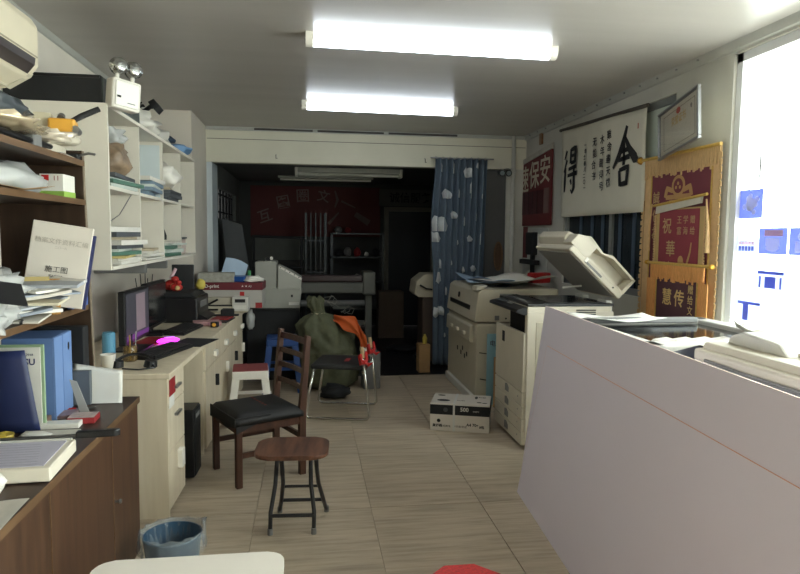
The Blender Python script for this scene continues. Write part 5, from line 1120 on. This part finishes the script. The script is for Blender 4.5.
# ---------------------------------------------------------------- stools and chairs
def plastic_stool(label, loc, rot, h, top, m, mtop, octo=False, name='plastic_stool', cat='stool', spread=1.28, group=None):
    t = thing(name, label, cat, loc, rot, group)
    a = top / 2
    for sx in (-1, 1):
        for sy in (-1, 1):
            b = B(); o1, i1 = a, a - .055; o2, i2 = a * spread, a * spread - .05
            P0 = [(sx * o2, sy * o2), (sx * o2, sy * i2), (sx * (o2 - .012), sy * i2), (sx * (o2 - .012), sy * (o2 - .012)), (sx * i2, sy * (o2 - .012)), (sx * i2, sy * o2)]
            P1 = [(sx * o1, sy * o1), (sx * o1, sy * i1), (sx * (o1 - .012), sy * i1), (sx * (o1 - .012), sy * (o1 - .012)), (sx * i1, sy * (o1 - .012)), (sx * i1, sy * o1)]
            A = b.vs([(p[0], p[1], 0) for p in P0]); C = b.vs([(p[0], p[1], h - .07) for p in P1])
            b.f(A); b.f(C)
            for i in range(6): b.f([A[i], A[(i + 1) % 6], C[(i + 1) % 6], C[i]])
            b.out('leg', m, t)
    if octo:
        B().lathe([(a * 1.12, h - .075), (a * 1.10, h - .012), (a * 1.06, h - .008)], n=8).out('apron', m, t)
        B().lathe([(a * 1.07, h - .010), (a * 1.06, h - .002), (a * 1.02, h)], n=8).out('seat', mtop, t)
    else:
        B().box(-a, a, -a, a, h - .075, h - .008, .012).out('apron', m, t)
        B().box(-a + .004, a - .004, -a + .004, a - .004, h - .010, h, .006).out('seat', mtop, t)
    k = a * 1.12
    r = B()
    for s in (-1, 1): r.box(-k + .03, k - .03, s * k - .008, s * k + .008, h * .42, h * .42 + .025).box(s * k - .008, s * k + .008, -k + .03, k - .03, h * .42, h * .42 + .025)
    r.out('cross_rail', m, t)
    return t
plastic_stool('white plastic stool with a dull red seat beside the desk', (-0.44, 4.98, 0), .08, .43, .27, M_plwhite, mat('dull_red', (136, 58, 60), .6, .1))
plastic_stool('blue plastic stool in front of the black stand', (-0.24, 6.02, 0), .05, .50, .29, mat('stool_blue', (24, 64, 124), .45, .1), mat('stool_blue', (24, 64, 124)))
plastic_stool('red plastic stool with a patterned top in the near foreground', (0.455, 1.725, 0), .39, .45, .23, M_red, mat('red_pattern', (196, 40, 36), .5, .5, 120), True, spread=1.15)
t = thing('side_table', 'small white plastic table with rounded corners in the near foreground', 'table', (-0.335, 1.595, 0))
B().box(-.245, .245, -.27, .27, .46, .485, .0, 1).out('table_apron', M_plwhite, t)
b = B(); r = .05; pts = []
for cx_, cy_, a0 in ((.215, .23, 0), (-.215, .23, 90), (-.215, -.23, 180), (.215, -.23, 270)):
    for k in range(6): a = math.radians(a0 + 18 * k); pts.append((cx_ + r * math.cos(a), cy_ + r * math.sin(a)))
b.prism(pts, 'Z', .485, .507, .004).out('table_top', mat('table_white', (236, 230, 220), .35, .03), t)
for sx in (-1, 1):
    for sy in (-1, 1): B().cyl((sx * .23, sy * .24, 0), (sx * .20, sy * .21, .461), .016, .022, 12).out('leg', M_plwhite, t)

# wooden chair with black cushion
M_cw = wood('chair_wood', (84, 54, 40), (58, 36, 26), 'Z', 3)
M_cush = mat('black_cushion', (26, 26, 27), .65, .2, 30)
t = thing('wooden_chair', 'dark wooden chair with a black cushion, turned to the desk', 'chair', (-0.300, 3.905, 0), math.radians(-62.6))
w, d_ = .185, .20
for sx in (-1, 1):
    B().box(sx * w - .018, sx * w + .018, -d_ - .018, -d_ + .018, 0, .37, .003, 1).out('leg', M_cw, t)
    B().prism([(d_ - .02, 0), (d_ + .02, 0), (d_ + .02, .40), (d_ + .055, .84), (d_ + .025, .845), (d_ - .02, .40)], 'X', sx * w - .016, sx * w + .016, .003).out('back_post', M_cw, t)
    B().box(sx * w - .010, sx * w + .010, -d_ + .018, d_ - .02, .315, .37).out('side_apron', M_cw, t)
    B().box(sx * w - .009, sx * w + .009, -d_ + .018, d_ - .02, .17, .20).out('stretcher', M_cw, t)
B().box(-w + .018, w - .018, -d_ - .010, -d_ + .010, .315, .37).out('front_apron', M_cw, t)
B().box(-w + .018, w - .018, d_ - .010, d_ + .010, .315, .37).out('back_apron', M_cw, t)
B().box(-w + .018, w - .018, d_ - .009, d_ + .009, .22, .25).out('stretcher', M_cw, t)
B().box(-w - .012, w + .012, -d_ - .02, d_ - .02, .37, .388, .003, 1).out('seat', M_cw, t)
for z in (.52, .62, .71, .80): 
    o_ = d_ + .0 + (z - .40) * .08
    B().sheet(lambda u, v: (-w + .016 + (2 * w - .032) * u, o_ + .012 + .012 * math.sin(PI * u) + .002 * v, z - .014 + (.030 if z < .78 else .036) * v), 8, 1, (0, .014, 0)).out('back_slat', M_cw, t)
cu_ = B()
def cush(u, v):
    x = (u - .5) * 2; y = (v - .5) * 2; e = max(abs(x), abs(y))
    return (x * (w + .025), y * (d_ + .012) - .012, .412 + .022 * (1 - e ** 4) - (.02 if e > .97 else 0))
cu_.sheet(cush, 16, 16, (0, 0, .028))
c_ = cu_.out('cushion', M_cush, t, True)
for k in range(6): B().box(-.12 + .04 * k, -.10 + .04 * k, .0, .012, .4345, .4362).out('red_stitch', mat('brick_stitch', (120, 52, 40), .7), c_)
B().prism([(-w - .02, .41), (w + .02, .41), (w + .02, .36), (.05, .33), (-.05, .35), (-w - .02, .335)], 'Y', -d_ - .028, -d_ - .022).out('cushion_skirt', M_cush, c_)
B().prism([(-d_ - .02, .41), (.0, .41), (-.06, .375), (-d_ - .02, .32)], 'X', w + .014, w + .020).out('cushion_skirt', M_cush, c_)

# folding stool
M_fw = wood('stool_wood', (112, 74, 54), (58, 36, 27), 'Y', 3.6)
M_leg = mat('dark_metal', (48, 48, 50), .4, .1, metal=.4)
t = thing('folding_stool', 'folding stool with a rounded wood-grain seat and dark metal legs', 'stool', (-0.075, 3.09, 0), math.radians(-4))
pts = []
for cx_, cy_, a0 in ((.10, .07, 0), (-.10, .07, 90), (-.10, -.07, 180), (.10, -.07, 270)):
    for k in range(6): a = math.radians(a0 + 18 * k); pts.append((cx_ + .075 * math.cos(a), cy_ + .075 * math.sin(a)))
B().prism(pts, 'Z', .400, .421, .006).out('seat', M_fw, t)
for i, (yf, yt) in enumerate(((-.05, .075), (.20, -.08))):
    xo = .035 * i
    fr = []
    for sx in (-1, 1):
        xx = sx * .105 + xo
        pts3 = [(xx + (.004 if i else 0) * sx + sx * (.012 if i else 0), yf, .012), (xx, yf + (yt - yf) * .22, .10), (xx - sx * .018, yf + (yt - yf) * .55, .22), (xx - sx * .022, yf + (yt - yf) * .85, .33), (xx - sx * .022, yt, .395)]
        l = B().tube(pts3, .0105, 10).out('leg', M_leg, t, True)
        B().cyl((pts3[0][0], pts3[0][1], 0), (pts3[0][0], pts3[0][1], .03), .013, .0125, 10).out('rubber_foot', M_grey, l)
    B().cyl((-.105 + xo, yf + (yt - yf) * .16, .085), (.105 + xo, yf + (yt - yf) * .16, .085), .009).out('cross_bar', M_leg, t)
    if i == 1: B().cyl((-.09 + xo, yf + (yt - yf) * .45, .19), (.09 + xo, yf + (yt - yf) * .45, .19), .007).out('cross_bar', M_leg, t)
    B().cyl((-.09 + xo, yt, .385), (.09 + xo, yt, .385), .008).out('seat_bar', M_leg, t)

# chrome chair without a back
t = thing('chrome_chair', 'chrome sled chair with black seat, bare posts wrapped in red tape', 'chair', (0.28, 5.17, 0), math.radians(-13))
hw, hl = .235, .25
for s, nm in ((-1, 'near'), (1, 'far')):
    y = s * hw
    l = B().tube([(-hl + .06, y * .9, .40), (-hl + .02, y * .97, .20), (-hl + .0, y, .035), (-hl + .02, y, .012), (-hl + .05, y, .011), (hl - .05, y, .011), (hl - .02, y, .012), (hl, y, .035), (hl - .02, y, .25), (hl - .055, y, .53 + (.02 if s > 0 else 0))], .0105, 10).out('sled_leg', M_chrome, t, True)
    B().cyl((hl - .055, y, .50), (hl - .060, y, .585), .017, .014, 10).out('cork_tip', mat('cork', (190, 160, 120), .8), l)
    tp_ = B().tube([(hl - .05 + .030 * math.cos(a * .8), y + .03 * math.sin(a * .8), .49 + .05 * math.sin(a * 1.7)) for a in range(8)], .012, 8, True)
    tp_.stroke([(hl - .05, .49, .03), (hl + .02, .47, .035), (hl + .05, .50, .02)], 0, .001) if False else None
    tp_.out('red_tape', M_red, l)
    B().tube([(hl - .05, y, .48), (hl + .0, y - .02, .45), (hl + .03, y - .03, .47)], [.012, .014, .004], 6).out('tape_tail', M_red, l)
B().box(-hl + .03, hl - .05, -hw + .02, hw - .02, .395, .435, .014).out('seat', M_cush, t)
B().tube([(-hl + .06, -hw * .9, .39), (-hl + .055, 0, .388), (-hl + .06, hw * .9, .39)], .0105).out('front_rail', M_chrome, t)
B().cyl((hl - .05, -hw, .385), (hl - .05, hw, .385), .0105).out('back_rail', M_chrome, t)
B().box(.02, .06, -.06, .06, .435, .437).out('red_mark', M_redcard, t)

# waste bin
t = thing('waste_bin', 'blue plastic waste bin lined with a clear bag by the drawers', 'bin', (-0.535, 2.56, 0))
B().lathe([(.082, 0), (.086, .004), (.110, .25), (.114, .26), (.106, .26), (.080, .008)], n=28).out('bucket', mat('bin_blue', (30, 66, 92), .5, .1), t, True)
lb_ = B()
n = 40; rings = []
for j, (rr, z) in enumerate(((.096, .17), (.104, .24), (.112, .272), (.122, .278), (.127, .262), (.126, .215), (.122, .19))):
    rings.append(lb_.vs([((rr + .007 * math.sin(i * 2.1 + j) * (j > 1) + .012 * noise.noise(Vector((i * .7, j, 3))) * (j > 2)) * math.cos(2 * PI * i / n), (rr + .007 * math.sin(i * 2.1 + j) * (j > 1)) * math.sin(2 * PI * i / n), z + .012 * noise.noise(Vector((i * .5, j * .8, 1))) + (.03 * math.exp(-((i - 2) ** 2) / 6.0) if j in (3, 4) else 0))  for i in range(n)]))
for A, C in zip(rings, rings[1:]):
    for i in range(n): lb_.f([A[i], A[(i + 1) % n], C[(i + 1) % n], C[i]])
lb_.out('bin_liner', film('liner_film', (170, 182, 188), .72, .2), t, True)
B().blob((.13, .13, .09), 99, .25, 2.5, 3, (0, 0, .01), .4).out('rubbish', mat('rubbish_grey', (150, 156, 160), .6, .4), t, True)

# ---------------------------------------------------------------- sack and odds at the opening
M_sack = mat('olive_sack', (88, 90, 66), .7, .2, 26, bump=.15)
t = thing('woven_sack', 'bulging olive green woven sack tied at the top', 'sack', (0.20, 6.10, 0))
b = B(); n = 72; prof = [(.20, 0), (.265, .05), (.285, .18), (.28, .36), (.265, .50), (.23, .60), (.15, .67), (.06, .71), (.07, .76), (.085, .82), (.06, .845)]
fine = []
for (r0, z0_), (r1, z1_) in zip(prof, prof[1:]):
    m_ = max(1, int((z1_ - z0_) / .022))
    fine += [(r0 + (r1 - r0) * k / m_, z0_ + (z1_ - z0_) * k / m_) for k in range(m_)]
prof = fine + [prof[-1]]
rings = []
for j, (r, z) in enumerate(prof):
    ring = []
    for i in range(n):
        a = 2 * PI * i / n
        k = 1 + .16 * noise.noise(Vector((math.cos(a) * 1.9, math.sin(a) * 1.9, z * 4))) + .05 * noise.noise(Vector((math.cos(a) * 5, math.sin(a) * 5, z * 9))) + (.06 * math.sin(a * 8 + z * 9) if .38 < z < .72 else .06 * math.sin(a * 9) * (z > .72))
        cr1 = noise.noise(Vector((math.cos(a) * 2.2 + z * 3, math.sin(a) * 2.2, z * 7))); cr2 = noise.noise(Vector((math.cos(a) * 4 - z * 5, math.sin(a) * 4 + 7, z * 10)))
        k -= .20 * math.exp(-(cr1 / .07) ** 2) * min(1, z * 6) * .5 + .12 * math.exp(-(cr2 / .08) ** 2) * min(1, z * 6) * .5
        ring.append((-.30 * max(0, (z - .36)) + r * 1.02 * k * math.cos(a), r * .85 * k * math.sin(a), z + (.03 * math.sin(a * 3) if z > .78 else 0)))
    rings.append(b.vs(ring))
for A, C in zip(rings, rings[1:]):
    for i in range(n): b.f([A[i], A[(i + 1) % n], C[(i + 1) % n], C[i]])
b.f(rings[0][::-1]); b.f(rings[-1])
b.out('sack_body', M_sack, t, True)
B().tube([(-.105 + .062 * math.cos(a * PI / 6), .055 * math.sin(a * PI / 6), .70) for a in range(12)], .010, 6, True).out('tie_string', mat('string', (170, 160, 130), .8), t)
t = thing('orange_cloth', 'orange cloth with a white end draped on the sack', 'cloth', (0.355, 6.10, .0))
path_ = [Vector(p) for p in ((-.12, -.06, .665), (-.04, -.16, .66), (.04, -.22, .63), (.10, -.24, .57), (.14, -.22, .49), (.17, -.18, .41))]
def drape(u, v):
    f_ = u * 4.999; i_ = int(f_); p = path_[i_].lerp(path_[i_ + 1], f_ - i_); w_ = .05 + .05 * math.sin(PI * min(1, u * 1.3)) * (1 - .4 * u)
    return p + Vector(((v - .5) * w_ * .9 + .012 * math.sin(u * 11 + v * 5), -.02 * math.sin(v * PI * 3 + u * 7) - .015, (v - .5) * w_ * 1.1 + .012 * math.sin(v * 9 + u * 13)))
B().sheet(drape, 24, 10, (0, -.008, 0)).out('cloth', mat('orange_fabric', (206, 96, 40), .8, .2), t, True)
B().blob((.10, .09, .07), 102, .3, 2, 2, (.17, -.14, .35)).out('white_end', M_plwhite, t, True)
solo(B().box(-.05, .11, -.08, .08, .0, .35, .01), 'stool_block', M_grey, 'grey block standing in for a small white stool behind the chrome chair supporting the orange cloth', 'crate', (.56, 6.0, 0), .1)  # plain block stands for a small white metal stool, greyed to dim it
solo(B().blob((.26, .26, .12), 106, .25, 2, 3, ridge=.3), 'black_bag', M_blackm, 'black bag slumped on the floor below the sack', 'bag', (.24, 5.66, 0), smooth=True)
solo(B().box(-.07, .05, -.06, .08, 0, .30, .003, 1), 'brown_carton', M_cardboard, 'brown narrow carton standing at the curtain hem', 'box', (1.23, 6.66, 0), .05)
solo(B().lathe([(.022, 0), (.026, .06), (.012, .09), (.012, .10)], n=12), 'yellow_bottle', mat('yellow_soap', (206, 186, 80), .5), 'yellow bottle on the narrow carton by the curtain', 'bottle', (1.235, 6.67, .3005))
t = thing('bag_hook', 'clear plastic bag hanging off the desk end', 'bag', (-.535, 6.075, .56))
B().blob((.08, .05, .20), 111, .25, 2.2, 3).out('bag', M_filmg, t, True)

# ---------------------------------------------------------------- back room
M_mach = mat('plotter_grey', (118, 118, 110), .55, .06)  # grey lowered to put the unlit room's dimness into the colour
t = thing('plotter', 'wide grey large-format plotter in the dark back room', 'plotter', (-0.42, 8.0, 0))
B().box(.0, 1.22, .0, .34, .72, .86, .02).out('body', M_mach, t)
B().box(1.10, 1.26, -.02, .36, .70, .99, .02).out('end_housing', M_mach, t)
B().box(.02, 1.10, -.02, .05, .86, .95, .02).out('front_cover', mat('plotter_maroon', (60, 40, 42), .35), t, label='dark reddish cover')
B().box(.86, .98, -.004, .0, .77, .79).out('name_plate', M_grey, t)
for x in (.06, 1.14):
    B().box(x, x + .09, .10, .20, .06, .72, .01).out('stand_leg', M_mach, t)
    B().box(x - .02, x + .11, -.10, .44, .02, .07, .01).out('stand_foot', M_mach, t)
B().box(.1, 1.2, .13, .17, .30, .36).out('stand_bar', M_mach, t)
B().cyl((.12, -.02, .60), (1.12, -.02, .60), .04).out('media_roll', M_grey, t)
t = thing('small_plotter', 'beige cutting plotter end on a dark leg beside the curtain', 'plotter', (1.18, 7.05, 0))
B().prism([(0, .80), (.05, .76), (.30, .76), (.30, 1.02), (.12, 1.02), (.02, .94)], 'Y', 0, .40, .01).out('end_cover', M_beige2, t)
B().box(.10, .28, .02, .36, .02, .76, .008).out('leg', mat('brown_leg', (76, 62, 54), .6), t)
B().box(.06, .32, -.03, .42, 0, .03, .005).out('foot', M_blackm, t)
B().tube([(.06, -.012, .90), (.13, -.03, .86), (.20, -.012, .85)], .010).out('lever', M_blackm, t)
M_rack = mat('rack_metal', (70, 74, 76), .4, .1, metal=.5)
def rack(name, label, x, y, w, d, h, shelves, m=M_rack, slats=0):
    t = thing(name, label, 'rack', (x, y, 0))
    for sx in (0, w):
        for sy in (0, d): B().box(sx - .015, sx + .015, sy - .015, sy + .015, 0, h).out('post', m, t)
    for z in shelves: B().box(-.015, w + .015, -.015, d + .015, z, z + .02).out('shelf', m, t)
    for k in range(slats):
        xx = w * (k + 1) / (slats + 1); B().box(xx - .008, xx + .008, -.02, -.012, .3, h).out('slat', m, t)
    return t
rack('wire_rack', 'tall narrow metal rack in front of the red banner', -0.03, 9.3, .28, .30, 1.76, (.35, .9, 1.35), slats=3)
rack('metal_shelf', 'low metal shelf with odds and ends by the back door', .36, 9.75, .78, .35, 1.48, (.3, .72, 1.10, 1.46))
rnd = random.Random(5)
for k in range(9):
    z = 1.12 if k < 5 else (1.4805 if k < 7 else .7405)
    s_ = rnd.uniform(.07, .13)
    solo(B().blob((s_, s_, s_ * rnd.uniform(.8, 1.3)), 120 + k, .25, 2, 2), 'parcel', [M_blackm, M_grey, M_redcard, M_ltgrey][k % 4], ['dark parcel at the rack end of the middle shelf board', 'grey parcel on the middle shelf board', 'red parcel on the middle shelf board', 'pale parcel on the middle shelf board', 'dark parcel at the door end of the middle shelf board', 'grey parcel on the top board of the metal shelf', 'red parcel on the top board of the metal shelf', 'pale parcel on a low board of the metal shelf', 'dark parcel on a low board of the metal shelf'][k], 'parcel', (.46 + .145 * (k % 5), 9.9, z + .0005), group='odds and ends on the metal shelf', smooth=True)
M_redban = mat('red_banner', (88, 30, 28), .7, .15, 4)  # red darkened to carry the gloom of the unlit room
t = thing('wall_banner', 'red printed banner with tilted characters on the far wall of the back room', 'banner', M=facing_cam(-0.88, 10.195, 1.42))
B().box(0, 2.02, 0, .78, 0, .006).out('sheet', M_redban, t)
M_bch = mat('banner_char', (118, 96, 90), .7)
for it in (('互', .22, .22, .30, .002, .35), ('图', .22, .50, .52, .002, .2), ('圈', .22, .80, .62, .002, .05), ('文', .20, 1.12, .62, .002, -.2)): letters([it], 'lettering', M_bch, t, z=.0065)
e = B(); e.stroke([(1.30, .72, .02), (1.34, .58, .045), (1.30, .46, .02)], .0065, .001).stroke([(1.40, .56, .03), (1.62, .46, .02)], .0065, .001).stroke([(1.2, .2, .05), (1.36, .38, .02)], .0065, .001).stroke([(1.62, .36, .08), (1.84, .22, .1)], .0065, .001)
e.out('brush_shapes', mat('banner_shape', (104, 82, 76), .7), t)
struct(B().box(-.86, -.06, 10.17, 10.2, 1.05, 1.42).out('trim_5', mat('pale_dado', (104, 106, 100), .8)), 'pale strip of wall below the red banner')
dr = struct(B().box(1.27, 1.95, 10.16, 10.2, 0, 1.83).out('door_2', mat('door_black', (24, 28, 32), .5)), 'dark doorway at the end of the back room')
for (a, b0, c, d0) in ((1.20, 1.27, 0, 1.90), (1.95, 2.02, 0, 1.90), (1.27, 1.95, 1.83, 1.90)): B().box(a, b0, 10.14, 10.2, c, d0).out('door_frame', mat('door_frame_grey', (120, 116, 104), .6), dr)
t = thing('door_sign', 'pale sign with dark characters above the back doorway', 'sign', M=facing_cam(1.12, 10.195, 1.92))
B().box(0, 1.0, 0, .26, 0, .01).out('panel', mat('sign_grey', (88, 88, 82), .7), t)
letters([('诚信服务', .17, .5, .12, .003)], 'lettering', M_ink, t, z=.0105)
t = thing('tube_lamp', 'unlit double tube lamp in the back room', 'lamp', (0.50, 8.0, 2.26))
B().prism([(-.09, 0), (.09, 0), (.06, -.05), (-.06, -.05)], 'X', -.66, .66).out('housing', mat('lamp_housing_dim', (200, 200, 190), .5), t)
for s in (-1, 1): B().cyl((-.62, s * .06, -.075), (.62, s * .06, -.075), .014).out('tube', mat('unlit_tube', (226, 226, 214), .3), t)
for s in (-1, 1): B().box(s * .64 - .015, s * .64 + .015, -.09, .09, -.10, -.0).out('end_cap', M_plwhite, t)
t = thing('tube_lamp', 'unlit tube lamp farther back in the back room', 'lamp', (0.25, 9.1, 2.26))
B().box(-.66, .66, -.03, .03, -.03, 0, .004, 1).out('housing', MATS['lamp_housing_dim'], t)
B().cyl((-.63, 0, -.05), (.63, 0, -.05), .014).out('tube', MATS['unlit_tube'], t)
# barred window
w3 = struct(B().box(-1.12, -1.115, 7.66, 9.62, 1.63, 2.0).out('window_3', emit('glowing_pane', (190, 190, 186), .55)), 'small barred window of the back room')  # pane glows by itself in place of daylight coming in
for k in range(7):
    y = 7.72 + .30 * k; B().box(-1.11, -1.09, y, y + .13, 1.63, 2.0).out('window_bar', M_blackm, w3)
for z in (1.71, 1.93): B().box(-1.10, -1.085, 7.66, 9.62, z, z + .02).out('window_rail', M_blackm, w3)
# boards leaning in the back room
for k, (x, y, w, h, rot, lb) in enumerate(((-.98, 7.66, .10, 1.64, .04, 'dark narrow sheet leaning by the white jamb'), (-.86, 7.62, .20, 1.64, .10, 'dark grey sheet leaning behind the packets'))):
    M = Matrix.Translation((x + .14, y, 0)) @ Matrix.Rotation(-rot, 4, 'Y')
    solo(B().prism([(-w / 2, 0), (w / 2 + .10, 0), (w / 2 + .02, h - .09), (-w / 2, h)], 'Y', 0, .02), 'grey_sheet', mat('dark_panel_%d' % k, (56 + 16 * k, 58 + 16 * k, 60 + 16 * k), .5), lb, 'panel', M=M)
t = thing('pipe_frame', 'dark pipe frame standing across the back room', 'frame', (-.75, 8.9, 0))
B().cyl((0, 0, 1.42), (.70, 0, 1.40), .018).out('top_bar', M_blackm, t); B().cyl((0, 0, 1.0), (.70, 0, 1.0), .018).out('middle_bar', M_blackm, t)
for x in (.02, .66): B().cyl((x, 0, 0), (x, 0, 1.42), .018).out('post', M_blackm, t)
t = thing('cable_bundle', 'pale tangled cables hanging over the plotter front', 'cable', (.20, 7.93, .42))
for k in range(3): B().tube([(.10 * math.sin(a * .9 + k) + .03 * a, -.02, .26 - .018 * a + .03 * math.sin(a * 1.7 + k)) for a in range(12)], .005, 6).out('cable', mat('cable_pale', (150, 150, 140), .5), t)
solo(B().box(0, .36, 0, .30, 0, .66, .004, 1), 'dark_carton', mat('dim_carton', (92, 76, 60), .7), 'tall brown carton beside the back doorway', 'box', (.98, 8.9, 0), 0)
solo(B().blob((.50, .30, .08), 131, .25, 2, 3), 'floor_clutter', M_blackm, 'flat dark bag on the back room floor', 'bag', (1.2, 7.9, 0), smooth=True)
